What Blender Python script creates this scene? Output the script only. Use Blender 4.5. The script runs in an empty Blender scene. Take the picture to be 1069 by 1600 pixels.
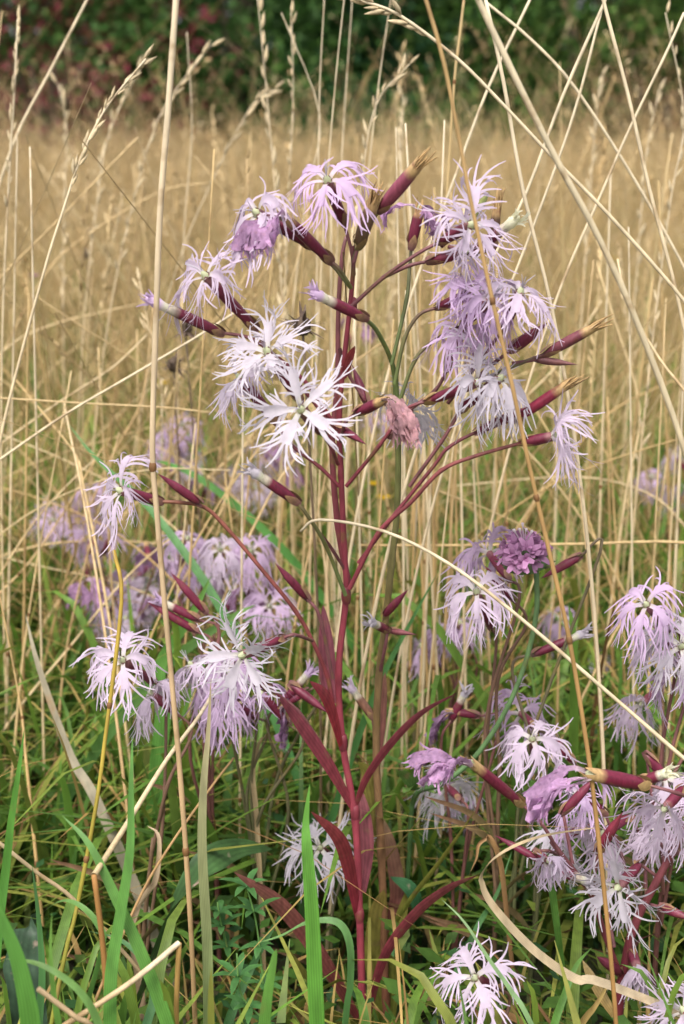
import bpy, math, random
import numpy as np
from mathutils import Vector

# ---------------------------------------------------------------- camera, sky, sun, exposure
sc = bpy.context.scene
COL = sc.collection
FPX = 2198.0                       # focal length in photo pixels (1069 x 1600)
PITCH = math.radians(15.64)
HC = 0.47                          # camera height above the soil, metres
cam_d = bpy.data.cameras.new('camera')
cam = bpy.data.objects.new('camera', cam_d); COL.objects.link(cam)
cam.location = (0, 0, HC)
cam.rotation_euler = (math.radians(90) - PITCH, 0, 0)
cam_d.sensor_fit = 'VERTICAL'; cam_d.sensor_height = 36.0
cam_d.lens = FPX / 1600.0 * 36.0
cam_d.clip_start = 0.02; cam_d.clip_end = 400.0
cam_d.dof.use_dof = True
cam_d.dof.focus_distance = 0.635
cam_d.dof.aperture_fstop = 11.5
sc.camera = cam

SUN_EL, SUN_AZ = math.radians(58), math.radians(200)   # soft overcast light from above, behind the camera
world = bpy.data.worlds.new('World'); sc.world = world; world.use_nodes = True
wn = world.node_tree; wn.nodes.clear()
sky = wn.nodes.new('ShaderNodeTexSky'); sky.sky_type = 'NISHITA'; sky.sun_disc = False
sky.sun_elevation = SUN_EL; sky.sun_rotation = SUN_AZ
sky.air_density = 1.0; sky.dust_density = 4.0; sky.ozone_density = 1.0
hs = wn.nodes.new('ShaderNodeHueSaturation'); hs.inputs['Saturation'].default_value = 0.22   # cloud-white sky
bg = wn.nodes.new('ShaderNodeBackground'); bg.inputs['Strength'].default_value = 0.105
wo = wn.nodes.new('ShaderNodeOutputWorld')
wn.links.new(sky.outputs[0], hs.inputs['Color']); wn.links.new(hs.outputs[0], bg.inputs['Color'])
wn.links.new(bg.outputs[0], wo.inputs['Surface'])
sun_d = bpy.data.lights.new('sun', 'SUN'); sun_d.energy = 1.5; sun_d.angle = math.radians(22)
sun_d.color = (1.0, 0.96, 0.90)
sun = bpy.data.objects.new('sun', sun_d); COL.objects.link(sun)
sun_dir = Vector((math.cos(SUN_EL) * math.sin(SUN_AZ), math.cos(SUN_EL) * math.cos(SUN_AZ), math.sin(SUN_EL)))
sun.rotation_euler = sun_dir.to_track_quat('Z', 'Y').to_euler()
sc.view_settings.view_transform = 'Standard'
sc.view_settings.look = 'None'
sc.view_settings.gamma = 1.0
sc.view_settings.exposure = 1.22
sc.cycles.max_bounces = 8; sc.cycles.diffuse_bounces = 3; sc.cycles.transmission_bounces = 6
sc.cycles.transparent_max_bounces = 8

# ---------------------------------------------------------------- helpers
rnd = random.Random(7)
nrg = np.random.default_rng(11)
UPV = np.array((0, 0, 1.0)); DOWN = -UPV
CT, ST = math.cos(PITCH), math.sin(PITCH)

def W(px, py, Y):
    """the point at forward distance Y (metres) that the photo's pixel (px, py) looks through"""
    cx = (px - 534.5) / FPX; cy = (800.0 - py) / FPX
    d = np.array((cx, CT + cy * ST, -ST + cy * CT))
    return np.array((0, 0, HC)) + d * (Y / d[1])

def nz(v):
    return v / (np.linalg.norm(v) + 1e-12)

def path(pts, Y0, Y1=None):
    """pixel polyline -> world points, forward distance running from Y0 to Y1"""
    if Y1 is None: Y1 = Y0
    n = len(pts)
    return [W(p[0], p[1], p[2] if len(p) > 2 else Y0 + (Y1 - Y0) * i / max(1, n - 1)) for i, p in enumerate(pts)]

def smooth(P, per=4):
    P = [np.asarray(p, float) for p in P]
    if len(P) < 3:
        a, b = P[0], P[-1]
        return np.array([a + (b - a) * t for t in np.linspace(0, 1, per + 1)])
    Q = [2 * P[0] - P[1]] + P + [2 * P[-1] - P[-2]]
    out = []
    for i in range(1, len(Q) - 2):
        p0, p1, p2, p3 = Q[i - 1], Q[i], Q[i + 1], Q[i + 2]
        for k in range(per):
            t = k / per
            out.append(0.5 * ((2 * p1) + (-p0 + p2) * t + (2 * p0 - 5 * p1 + 4 * p2 - p3) * t * t + (-p0 + 3 * p1 - 3 * p2 + p3) * t ** 3))
    out.append(P[-1])
    return np.array(out)

class MB:
    """collects shapes with a natural colour for each vertex and links them as ONE mesh object"""
    def __init__(s): s.v = []; s.f = []; s.c = []; s.ac = []; s.n = 0
    def add(s, v, f, c, ac=None):
        v = np.asarray(v, float); c = np.asarray(c, float)
        if c.ndim == 1: c = np.tile(c, (len(v), 1))
        s.v.append(v); s.c.append(c); s.ac.append(np.zeros(len(v)) if ac is None else np.asarray(ac, float))
        s.f += [tuple(i + s.n for i in q) for q in f]; s.n += len(v)
    def tube(s, P, R, col, S=8, cap=True, wob=0.0):
        P = np.asarray(P, float); K = len(P)
        R = np.full(K, R) if np.isscalar(R) else np.asarray(R, float)
        col = np.asarray(col, float)
        if col.ndim == 1: col = np.tile(col, (K, 1))
        T = np.gradient(P, axis=0); T /= np.linalg.norm(T, axis=1)[:, None] + 1e-12
        ref = np.array((0.3, 1, 0.2)); ref = nz(ref - T[0] * ref.dot(T[0]))
        V = []; C = []
        for k in range(K):
            ref = nz(ref - T[k] * ref.dot(T[k])); b = np.cross(T[k], ref)
            for j in range(S):
                a = 2 * math.pi * j / S
                rr = R[k] * (1 + (wob * rnd.uniform(-1, 1) if wob else 0))
                V.append(P[k] + (ref * math.cos(a) + b * math.sin(a)) * rr); C.append(col[k])
        F = [(k * S + j, k * S + (j + 1) % S, (k + 1) * S + (j + 1) % S, (k + 1) * S + j) for k in range(K - 1) for j in range(S)]
        if cap:
            V.append(P[-1] + T[-1] * R[-1] * 0.5); C.append(col[-1]); t = len(V) - 1
            F += [((K - 1) * S + j, (K - 1) * S + (j + 1) % S, t) for j in range(S)]
        s.add(V, F, C)
    def ribbon(s, P, Wd, side, col, fold=0.0, nrm=None):
        """strip along P, half width Wd along side, three points across with a fold"""
        P = np.asarray(P, float); K = len(P); side = np.asarray(side, float)
        if side.ndim == 1: side = np.tile(side, (K, 1))
        col = np.asarray(col, float)
        if col.ndim == 1: col = np.tile(col, (K, 1))
        T = np.gradient(P, axis=0); V = []; C = []
        for k in range(K):
            t = nz(T[k]); sd = nz(side[k] - t * side[k].dot(t)); n = np.cross(sd, t)
            if n[2] < 0: n = -n
            V += [P[k] - sd * Wd[k] + n * fold * Wd[k], P[k], P[k] + sd * Wd[k] + n * fold * Wd[k]]
            C += [col[k], col[k] * 0.92, col[k]]
        F = []
        for k in range(K - 1):
            a, b = 3 * k, 3 * k + 3
            F += [(a, a + 1, b + 1, b), (a + 1, a + 2, b + 2, b + 1)]
        s.add(V, F, C, [-1.0, 0.0, 1.0] * K)
    def strip2(s, P, Wv, col):
        K = len(P); V = []; C = []
        for k in range(K): V += [P[k] - Wv[k], P[k] + Wv[k]]; C += [col[k], col[k]]
        s.add(V, [(2 * k, 2 * k + 1, 2 * k + 3, 2 * k + 2) for k in range(K - 1)], C)
    def build(s, name, mat, parent=None, origin=None, smoothf=True):
        me = bpy.data.meshes.new(name)
        V = np.concatenate(s.v); C = np.concatenate(s.c)
        if parent is not None:
            o0 = parent
            while o0.parent is not None: o0 = o0.parent
            origin = np.array(o0.location)
        elif origin is None: origin = np.zeros(3)
        me.from_pydata((V - origin).tolist(), [], s.f)
        ca = me.color_attributes.new('Col', 'FLOAT_COLOR', 'POINT')
        ca.data.foreach_set('color', np.concatenate([np.clip(C, 0, 1), np.ones((len(C), 1))], 1).ravel().astype(np.float32))
        va = me.attributes.new('Across', 'FLOAT', 'POINT'); va.data.foreach_set('value', np.concatenate(s.ac).astype(np.float32))
        if smoothf: me.polygons.foreach_set('use_smooth', [True] * len(me.polygons))
        me.materials.append(mat)
        o = bpy.data.objects.new(name, me); COL.objects.link(o)
        if parent is not None: o.parent = parent
        else: o.location = origin
        return o

def tag(o, label=None, cat=None, group=None, kind=None):
    if label: o['label'] = label
    if cat: o['category'] = cat
    if group: o['group'] = group
    if kind: o['kind'] = kind
    return o

def thing(name, loc, label, cat, group=None):
    o = bpy.data.objects.new(name, None); COL.objects.link(o)
    o.location = [float(x) for x in loc]; o.empty_display_size = 0.02
    return tag(o, label, cat, group)

def big_mesh(name, V, Q, C, mat):
    """numpy arrays straight into one mesh (quads)"""
    me = bpy.data.meshes.new(name)
    me.vertices.add(len(V)); me.vertices.foreach_set('co', V.astype(np.float32).ravel())
    me.loops.add(Q.size); me.loops.foreach_set('vertex_index', Q.astype(np.int32).ravel())
    me.polygons.add(len(Q)); me.polygons.foreach_set('loop_start', (np.arange(len(Q)) * 4).astype(np.int32))
    me.update(calc_edges=True)
    ca = me.color_attributes.new('Col', 'FLOAT_COLOR', 'POINT')
    ca.data.foreach_set('color', np.concatenate([np.clip(C, 0, 1), np.ones((len(C), 1))], 1).ravel().astype(np.float32))
    me.polygons.foreach_set('use_smooth', [True] * len(Q))
    me.materials.append(mat)
    o = bpy.data.objects.new(name, me); COL.objects.link(o)
    return o

# ---------------------------------------------------------------- materials
def mat_col(name, transl=0.0, rough=0.6, nscale=120.0, namt=0.25, stretch=(1, 1, 1), bump=0.0, spec=0.3, streak=None, veins=0.0):
    """the piece's own colour broken up by procedural mottling; thin pieces let light through"""
    m = bpy.data.materials.new(name); m.use_nodes = True
    nt = m.node_tree; N = nt.nodes; L = nt.links; N.clear()
    out = N.new('ShaderNodeOutputMaterial')
    at = N.new('ShaderNodeAttribute'); at.attribute_name = 'Col'
    tc = N.new('ShaderNodeTexCoord'); mp = N.new('ShaderNodeMapping'); mp.inputs['Scale'].default_value = stretch
    L.new(tc.outputs['Object'], mp.inputs['Vector'])
    no = N.new('ShaderNodeTexNoise'); no.inputs['Scale'].default_value = nscale; no.inputs['Detail'].default_value = 4
    L.new(mp.outputs[0], no.inputs['Vector'])
    mr = N.new('ShaderNodeMapRange'); mr.inputs[1].default_value = 0.3; mr.inputs[2].default_value = 0.7
    mr.inputs[3].default_value = 1 - namt; mr.inputs[4].default_value = 1 + namt
    L.new(no.outputs['Fac'], mr.inputs[0])
    mx = N.new('ShaderNodeVectorMath'); mx.operation = 'SCALE'
    L.new(at.outputs['Color'], mx.inputs[0]); L.new(mr.outputs[0], mx.inputs['Scale'])
    src = mx.outputs[0]
    if veins:                                            # fine parallel ribs running the length of a blade
        av = N.new('ShaderNodeAttribute'); av.attribute_name = 'Across'
        m1 = N.new('ShaderNodeMath'); m1.operation = 'MULTIPLY'; m1.inputs[1].default_value = veins
        m2 = N.new('ShaderNodeMath'); m2.operation = 'SINE'
        m3 = N.new('ShaderNodeMath'); m3.operation = 'MULTIPLY_ADD'; m3.inputs[1].default_value = 0.13; m3.inputs[2].default_value = 1.0
        L.new(av.outputs['Fac'], m1.inputs[0]); L.new(m1.outputs[0], m2.inputs[0]); L.new(m2.outputs[0], m3.inputs[0])
        vs = N.new('ShaderNodeVectorMath'); vs.operation = 'SCALE'; L.new(src, vs.inputs[0]); L.new(m3.outputs[0], vs.inputs['Scale']); src = vs.outputs[0]
    if streak:
        n2 = N.new('ShaderNodeTexNoise'); n2.inputs['Scale'].default_value = streak[0]; n2.inputs['Detail'].default_value = 3
        L.new(tc.outputs['Object'], n2.inputs['Vector'])
        r2 = N.new('ShaderNodeMapRange'); r2.inputs[1].default_value = streak[1]; r2.inputs[2].default_value = streak[1] + 0.12
        L.new(n2.outputs['Fac'], r2.inputs[0])
        mm = N.new('ShaderNodeMix'); mm.data_type = 'RGBA'; mm.inputs['B'].default_value = (*streak[2], 1)
        ml = N.new('ShaderNodeMath'); ml.operation = 'MULTIPLY'; ml.inputs[1].default_value = streak[3]
        L.new(r2.outputs[0], ml.inputs[0]); L.new(ml.outputs[0], mm.inputs['Factor']); L.new(src, mm.inputs['A'])
        src = mm.outputs['Result']
    pb = N.new('ShaderNodeBsdfPrincipled'); pb.inputs['Roughness'].default_value = rough
    pb.inputs['Specular IOR Level'].default_value = spec
    L.new(src, pb.inputs['Base Color'])
    if bump:
        bp = N.new('ShaderNodeBump'); bp.inputs['Strength'].default_value = bump; bp.inputs['Distance'].default_value = 0.001
        L.new(no.outputs['Fac'], bp.inputs['Height']); L.new(bp.outputs[0], pb.inputs['Normal'])
    if transl:
        tr = N.new('ShaderNodeBsdfTranslucent'); L.new(src, tr.inputs['Color'])
        mi = N.new('ShaderNodeMixShader'); mi.inputs[0].default_value = transl
        L.new(pb.outputs[0], mi.inputs[1]); L.new(tr.outputs[0], mi.inputs[2]); L.new(mi.outputs[0], out.inputs[0])
    else:
        L.new(pb.outputs[0], out.inputs[0])
    return m

M_PETAL = mat_col('petal', 0.42, 0.75, 260, 0.07, spec=0.1)
M_WILT = mat_col('wilted_petal', 0.35, 0.7, 420, 0.30, spec=0.15, streak=(500, 0.56, (0.40, 0.22, 0.30), 0.6))
M_CALYX = mat_col('calyx_skin', 0.0, 0.45, 700, 0.22, (1, 1, 0.25), 0.15, 0.4, streak=(180, 0.60, (0.15, 0.05, 0.03), 0.7))
M_STEM = mat_col('stem_skin', 0.0, 0.5, 300, 0.28, (1, 1, 0.3), 0.15, 0.35, streak=(90, 0.58, (0.16, 0.12, 0.03), 0.5))
M_LEAF = mat_col('pink_leaf', 0.25, 0.5, 350, 0.25, (1, 1, 0.4), 0.2, 0.35, streak=(120, 0.6, (0.22, 0.13, 0.07), 0.6), veins=13.0)
M_BRACT = mat_col('bract_scale', 0.15, 0.6, 500, 0.25)
M_STRAW = mat_col('dry_straw', 0.12, 0.6, 260, 0.20, (1, 1, 0.12), 0.1, 0.25, streak=(70, 0.57, (0.30, 0.18, 0.08), 0.6), veins=21.0)
M_MASS = mat_col('dry_meadow', 0.25, 0.75, 40, 0.18, spec=0.15)
M_GREEN = mat_col('green_blade', 0.38, 0.5, 220, 0.22, (1, 1, 0.15), 0.0, 0.35, streak=(60, 0.66, (0.22, 0.17, 0.06), 0.5), veins=19.0)
M_HEDGE = mat_col('hedge_leaf', 0.3, 0.6, 3, 0.3, spec=0.25)
M_BARK = mat_col('bark', 0.0, 0.85, 30, 0.4, spec=0.1)
M_SEED = mat_col('seed_husk', 0.15, 0.7, 500, 0.25, spec=0.2)
M_BROAD = mat_col('broad_leaf', 0.2, 0.5, 150, 0.3, bump=0.3, streak=(110, 0.62, (0.40, 0.28, 0.22), 0.9), veins=15.0)

# ---------------------------------------------------------------- ground
def soil_material():
    m = bpy.data.materials.new('meadow_soil'); m.use_nodes = True
    nt = m.node_tree; N = nt.nodes; L = nt.links
    pb = N['Principled BSDF']; pb.inputs['Roughness'].default_value = 0.95
    tc = N.new('ShaderNodeTexCoord')
    n1 = N.new('ShaderNodeTexNoise'); n1.inputs['Scale'].default_value = 14; n1.inputs['Detail'].default_value = 8
    L.new(tc.outputs['Object'], n1.inputs['Vector'])
    cr = N.new('ShaderNodeValToRGB'); e = cr.color_ramp.elements
    e[0].position = 0.35; e[0].color = (0.035, 0.028, 0.016, 1); e[1].position = 0.7; e[1].color = (0.16, 0.12, 0.06, 1)
    k = e.new(0.52); k.color = (0.05, 0.06, 0.02, 1)
    L.new(n1.outputs['Fac'], cr.inputs[0]); L.new(cr.outputs[0], pb.inputs['Base Color'])
    n2 = N.new('ShaderNodeTexNoise'); n2.inputs['Scale'].default_value = 90; n2.inputs['Detail'].default_value = 6
    L.new(tc.outputs['Object'], n2.inputs['Vector'])
    bp = N.new('ShaderNodeBump'); bp.inputs['Distance'].default_value = 0.01
    L.new(n2.outputs['Fac'], bp.inputs['Height']); L.new(bp.outputs[0], pb.inputs['Normal'])
    return m

def build_ground():
    xs = np.concatenate([[-200, -60, -20, -8], np.linspace(-4, 4, 61), [8, 20, 60, 200]])
    ys = np.concatenate([[-60, -10, -2], np.linspace(-1, 6, 61), np.linspace(7, 24, 12), [60, 200, 300]])
    X, Y = np.meshgrid(xs, ys); Z = 0.008 * np.sin(X * 9.1 + 1) * np.cos(Y * 7.3) + 0.005 * np.sin(X * 23 + Y * 17)
    Z -= 0.008
    V = np.stack([X.ravel(), Y.ravel(), Z.ravel()], 1); nx = len(xs)
    Q = np.array([(j * nx + i, j * nx + i + 1, (j + 1) * nx + i + 1, (j + 1) * nx + i) for j in range(len(ys) - 1) for i in range(nx - 1)])
    o = big_mesh('ground', V, Q, np.full((len(V), 3), 0.1), soil_material())
    tag(o, 'bare dark soil and litter under the meadow grass', kind='structure')
build_ground()

# ---------------------------------------------------------------- hedge of shrubs behind the field
def shrub(name, x, y, h, w, cols, nleaf, label, leaf=0.085, low=0.0, seed=0):
    nleaf = int(nleaf * 1.7)
    rg = np.random.default_rng(seed)
    root = thing(name, (x, y, 0), label, 'shrub', 'shrubs in the hedge behind the field')
    mb = MB()
    for k in range(5):
        a = rg.uniform(0, 6.28); r = rg.uniform(0.2, 0.75) * w
        P = smooth([(x, y, -0.05), (x + 0.15 * r * math.cos(a), y + 0.15 * r * math.sin(a), h * 0.3),
                    (x + 0.5 * r * math.cos(a), y + 0.5 * r * math.sin(a), h * 0.6), (x + r * math.cos(a), y + r * math.sin(a), h * 0.9)], 4)
        mb.tube(P, np.linspace(0.05, 0.012, len(P)), (0.09, 0.07, 0.05), 6)
    mb.build('trunk', M_BARK, root)
    ncl = int(nleaf / 42)
    u = rg.normal(size=(ncl, 3)); u /= np.linalg.norm(u, axis=1)[:, None]
    rad = rg.uniform(0.30, 1.0, ncl) ** 0.5
    cz = h * (0.5 + low * 0.5); hz = h * (0.5 - low * 0.5)
    c = np.stack([x + u[:, 0] * rad * w * 1.15, y + u[:, 1] * rad * w * 0.7, cz + u[:, 2] * rad * hz], 1)
    lo = rg.random(ncl) < 0.3; c[lo, 2] = rg.uniform(0.05, h * 0.4, lo.sum())          # skirts down to the grass
    ci = rg.integers(0, ncl, nleaf)
    P = c[ci] + rg.normal(size=(nleaf, 3)) * np.array((0.17, 0.17, 0.14))
    P[:, 2] = np.maximum(P[:, 2], 0.02)
    d = rg.normal(size=(nleaf, 3)) + np.array((0, -0.3, -0.35)); d /= np.linalg.norm(d, axis=1)[:, None]
    s = np.cross(d, rg.normal(size=(nleaf, 3))); s /= np.linalg.norm(s, axis=1)[:, None]
    nn = np.cross(d, s)
    L = leaf * rg.uniform(0.6, 1.3, nleaf)[:, None]
    tip = P + d * L; mid = P + d * L * 0.5 - nn * L * 0.08
    V = np.stack([P, mid - s * L * 0.3 + nn * L * .08, tip, mid + s * L * 0.3 + nn * L * .08], 1).reshape(-1, 3)
    Q = np.arange(nleaf * 4).reshape(-1, 4)
    cols = np.array(cols); cc = cols[rg.integers(0, len(cols), ncl)][ci] * rg.uniform(0.65, 1.35, (nleaf, 1))
    o = big_mesh('crown', V - np.array((x, y, 0)), Q, np.repeat(cc, 4, 0), M_HEDGE)
    o.data.polygons.foreach_set('use_smooth', [False] * len(Q))
    o.parent = root
    return root

G1, G2, G3 = (0.045, 0.11, 0.022), (0.085, 0.17, 0.035), (0.022, 0.065, 0.027)
R1, R2 = (0.20, 0.035, 0.05), (0.13, 0.06, 0.03)
shrub('hedge_shrub', -4.9, 13.2, 3.2, 1.5, [G1, G3, G2], 9000, 'dark green shrub at the outer left end of the hedge, beyond the red-leaved one', seed=1)
shrub('hedge_shrub', -2.55, 12.6, 3.0, 1.25, [G1, G1, G2, R1, R2], 9000, 'hedge shrub with wine-red autumn leaves mixed into green', seed=2)
shrub('hedge_shrub', -0.95, 13.3, 3.2, 1.35, [G1, G2, G1], 9000, 'mid green hedge shrub standing between the red-leaved shrub and the dark one', seed=3)
shrub('hedge_shrub', 0.6, 13.5, 3.3, 1.3, [G3, G3, G1], 9000, 'darkest blue-green shrub in the middle of the hedge', seed=4)
shrub('hedge_shrub', 2.1, 13.0, 3.0, 1.4, [G2, G1, (0.07, 0.12, 0.02)], 9000, 'fresh yellowish green hedge shrub behind the crossing straw stalks', seed=5)
shrub('hedge_shrub', 3.9, 13.2, 3.2, 1.5, [G1, G3, R2], 8000, 'deep green hedge shrub with a few rusty leaves', seed=6)
shrub('hedge_shrub', 6.0, 13.4, 3.3, 1.6, [G1, G2, G3], 7000, 'broad green shrub ending the hedge beyond the rusty-leaved one', seed=7)
shrub('hedge_shrub', -6.9, 13.4, 3.3, 1.6, [G1, G2, G2], 6000, 'broad bright green shrub beyond the dark end of the hedge', seed=8)
for k, (hx, lab) in enumerate(((-3.8, 'tall dark tree-like shrub rising behind the red-leaved shrub'), (-0.3, 'tall blackish green shrub rising behind the hedge middle'),
                               (3.0, 'tall dark shrub rising behind the yellowish green one'), (6.2, 'tall green shrub rising behind the end of the hedge'))):
    shrub('tall_shrub', hx, 15.4, 4.6, 2.3, [G3, G1, G3], 8000, lab, 0.14, 0.0, 20 + k)
shrub('rust_bramble', 2.45, 11.6, 0.75, 0.7, [(0.20, 0.12, 0.07), (0.14, 0.07, 0.04), (0.08, 0.08, 0.03)], 2400, 'low rust-brown bramble at the foot of the yellowish green shrub', 0.05, 0.0, 31)
shrub('red_bramble', -2.3, 11.4, 0.95, 0.55, [R1, (0.22, 0.07, 0.07), G1], 1600, 'low bramble with wine-red leaves at the foot of the hedge', 0.05, 0.0, 32)
shrub('green_bramble', 0.4, 11.8, 0.6, 0.9, [G1, G2, G3], 2200, 'low green bramble at the foot of the darkest shrub', 0.05, 0.0, 33)

# ---------------------------------------------------------------- masses nobody could count
def ribbons(base, h, az, lean, curve, wid, c0, c1, K=4, taper=0.7, face=None):
    N = len(base); t = np.linspace(0, 1, K + 1)[None, :, None]
    dirv = np.stack([np.cos(az), np.sin(az), np.zeros(N)], 1)[:, None, :]
    hh = h[:, None, None]; le = lean[:, None, None]; cu = curve[:, None, None]
    P = base[:, None, :] + dirv * hh * (le * t + cu * t ** 2) + np.array((0, 0, 1.0)) * hh * (t - 0.45 * np.minimum(cu, 1.6) * t ** 2.5)
    fa = az + math.pi / 2 if face is None else face
    sv = np.stack([np.cos(fa), np.sin(fa), np.zeros(N)], 1)[:, None, :]
    wt = wid[:, None, None] * (1 - t ** 2) ** taper + wid[:, None, None] * 0.04
    V = np.stack([P - sv * wt, P + sv * wt], 2).reshape(N, -1, 3)
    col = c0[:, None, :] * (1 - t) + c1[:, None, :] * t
    C = np.repeat(col, 2, 1)
    k = np.arange(K)
    q = np.stack([2 * k, 2 * k + 1, 2 * k + 3, 2 * k + 2], 1)
    Q = (np.arange(N)[:, None, None] * (2 * (K + 1)) + q[None]).reshape(-1, 4)
    return V.reshape(-1, 3), Q, C.reshape(-1, 3)

def culms(base, h, az, lean, curve, rad, c0, c1, K=4):
    """round stalks, three sided"""
    N = len(base); t = np.linspace(0, 1, K + 1)[None, :, None]
    dirv = np.stack([np.cos(az), np.sin(az), np.zeros(N)], 1)[:, None, :]
    hh = h[:, None, None]
    P = base[:, None, :] + dirv * hh * (lean[:, None, None] * t + curve[:, None, None] * t ** 2) + np.array((0, 0, 1.0)) * hh * t
    r = rad[:, None, None] * (1 - 0.65 * t)
    V = np.stack([P + np.array((math.cos(a), math.sin(a), 0)) * r for a in (0.5, 2.6, 4.7)], 2).reshape(N, -1, 3)
    C = np.repeat(c0[:, None, :] * (1 - t) + c1[:, None, :] * t, 3, 1)
    q = np.array([(3 * k + j, 3 * k + (j + 1) % 3, 3 * k + 3 + (j + 1) % 3, 3 * k + 3 + j) for k in range(K) for j in range(3)])
    Q = (np.arange(N)[:, None, None] * (3 * (K + 1)) + q[None]).reshape(-1, 4)
    tips = P[:, -1]; tdir = P[:, -1] - P[:, -2]
    return (V.reshape(-1, 3), Q, C.reshape(-1, 3)), tips, tdir / np.linalg.norm(tdir, axis=1)[:, None]

def heads(tips, tdir, length, col, n=7, size=0.006):
    """panicle of small husks below each tip"""
    N = len(tips); k = np.arange(n)
    p = tips[:, None, :] - tdir[:, None, :] * (length[:, None] * (k / n)[None])[:, :, None]
    p = p + nrg.normal(size=p.shape) * (length[:, None, None] * 0.06) * (0.4 + k / n)[None, :, None]
    d = tdir[:, None, :] * 1.0 + nrg.normal(size=p.shape) * 0.45; d /= np.linalg.norm(d, axis=2)[:, :, None]
    s = np.cross(d, nrg.normal(size=p.shape)); s /= np.linalg.norm(s, axis=2)[:, :, None]
    L = size * nrg.uniform(0.7, 1.4, (N, n, 1))
    V = np.stack([p - d * L * .5, p - s * L * 0.24, p + d * L, p + s * L * 0.24], 2).reshape(-1, 3)
    Q = np.arange(N * n * 4).reshape(-1, 4)
    return V, Q, np.repeat(np.repeat(col, n, 0), 4, 0)

def join(parts):
    off = 0; V = []; Q = []; C = []
    for v, q, c in parts:
        V.append(v); Q.append(q + off); C.append(c); off += len(v)
    return np.concatenate(V), np.concatenate(Q), np.concatenate(C)

def pick(pal, n, var=0.18):
    pal = np.array(pal); return pal[nrg.integers(0, len(pal), n)] * nrg.uniform(1 - var, 1 + var, (n, 1))

STRAW = [(0.64, 0.47, 0.25), (0.69, 0.54, 0.33), (0.58, 0.40, 0.19), (0.54, 0.38, 0.20), (0.67, 0.50, 0.27)]
STRAWLO = [(0.48, 0.33, 0.12), (0.38, 0.29, 0.09), (0.40, 0.25, 0.08), (0.25, 0.26, 0.06)]
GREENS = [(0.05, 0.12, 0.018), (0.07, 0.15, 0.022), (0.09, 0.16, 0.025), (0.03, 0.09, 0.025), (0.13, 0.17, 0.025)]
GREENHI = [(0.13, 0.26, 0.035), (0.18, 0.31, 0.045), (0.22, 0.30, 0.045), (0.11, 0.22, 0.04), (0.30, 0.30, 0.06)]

def spread(n, y0, y1, pw=1.0, wfac=0.30, wadd=0.25):
    y = y0 + (y1 - y0) * nrg.random(n) ** pw
    x = nrg.uniform(-1, 1, n) * (y * wfac + wadd)
    return np.stack([x, y, np.full(n, -0.012)], 1)

def field():
    # far dry field: stalks with seed heads and straw leaves
    parts = []
    for n, y0, y1, pw, rad, K in ((5200, 1.9, 4.0, 1.0, 0.0010, 4), (11000, 4.0, 11.2, 1.2, 0.0016, 3)):
        b = spread(n, y0, y1, pw, 0.34, 0.5)
        h = np.clip(nrg.normal(0.335, 0.065, n), 0.15, 0.50); tall = nrg.random(n) < (0.10 if y0 < 3 else 0.03); h[tall] = nrg.uniform(0.48, 0.66, tall.sum())
        cl = np.sin(b[:, 0] * 2.3 + 1.1 * np.sin(b[:, 1] * 0.9)) * np.cos(b[:, 1] * 1.7 + 0.8 * np.sin(b[:, 0] * 1.3)); cl2 = np.sin(b[:, 0] * 5.1 + b[:, 1] * 2.2) * np.sin(b[:, 1] * 4.3 - b[:, 0] * 3.1)
        h = h * (1 + 0.13 * cl + 0.10 * cl2)                      # the sward stands in uneven tussocks
        tone = (1 + 0.14 * cl2 + 0.10 * cl)[:, None] * np.array((1.0, 1.0, 1.0)) + np.array((0.0, 0.01, -0.03)) * cl[:, None]
        c, tp, td = culms(b, h, nrg.uniform(0, 6.283, n), np.abs(nrg.normal(0, 0.40, n)), nrg.uniform(0, 0.5, n),
                          rad * nrg.uniform(0.7, 1.5, n), pick(STRAWLO, n) * tone, pick(STRAW, n) * tone, K)
        parts.append(c)
        sel = nrg.random(n) < 0.6
        parts.append(heads(tp[sel], td[sel], nrg.uniform(0.05, 0.11, sel.sum()), pick(STRAW, sel.sum(), 0.25), 7, 0.006 if y0 < 3 else 0.009))
    for n, y0, y1, wd in ((9000, 1.7, 4.2, 0.0016), (15000, 4.0, 11.2, 0.0034)):
        b = spread(n, y0, y1, 1.1, 0.34, 0.5); h = nrg.uniform(0.12, 0.36, n)
        parts.append(ribbons(b, h, nrg.uniform(0, 6.283, n), np.abs(nrg.normal(0, 0.3, n)), nrg.uniform(0, 0.8, n), wd * nrg.uniform(0.6, 1.5, n),
                             pick(STRAWLO + GREENS[:2], n), pick(STRAW, n), 4))
    o = big_mesh('dry_grass_field', *join(parts), M_MASS)
    tag(o, 'dense straw-coloured dry grass covering the field up to the hedge', 'grass', kind='stuff')
field()

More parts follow.
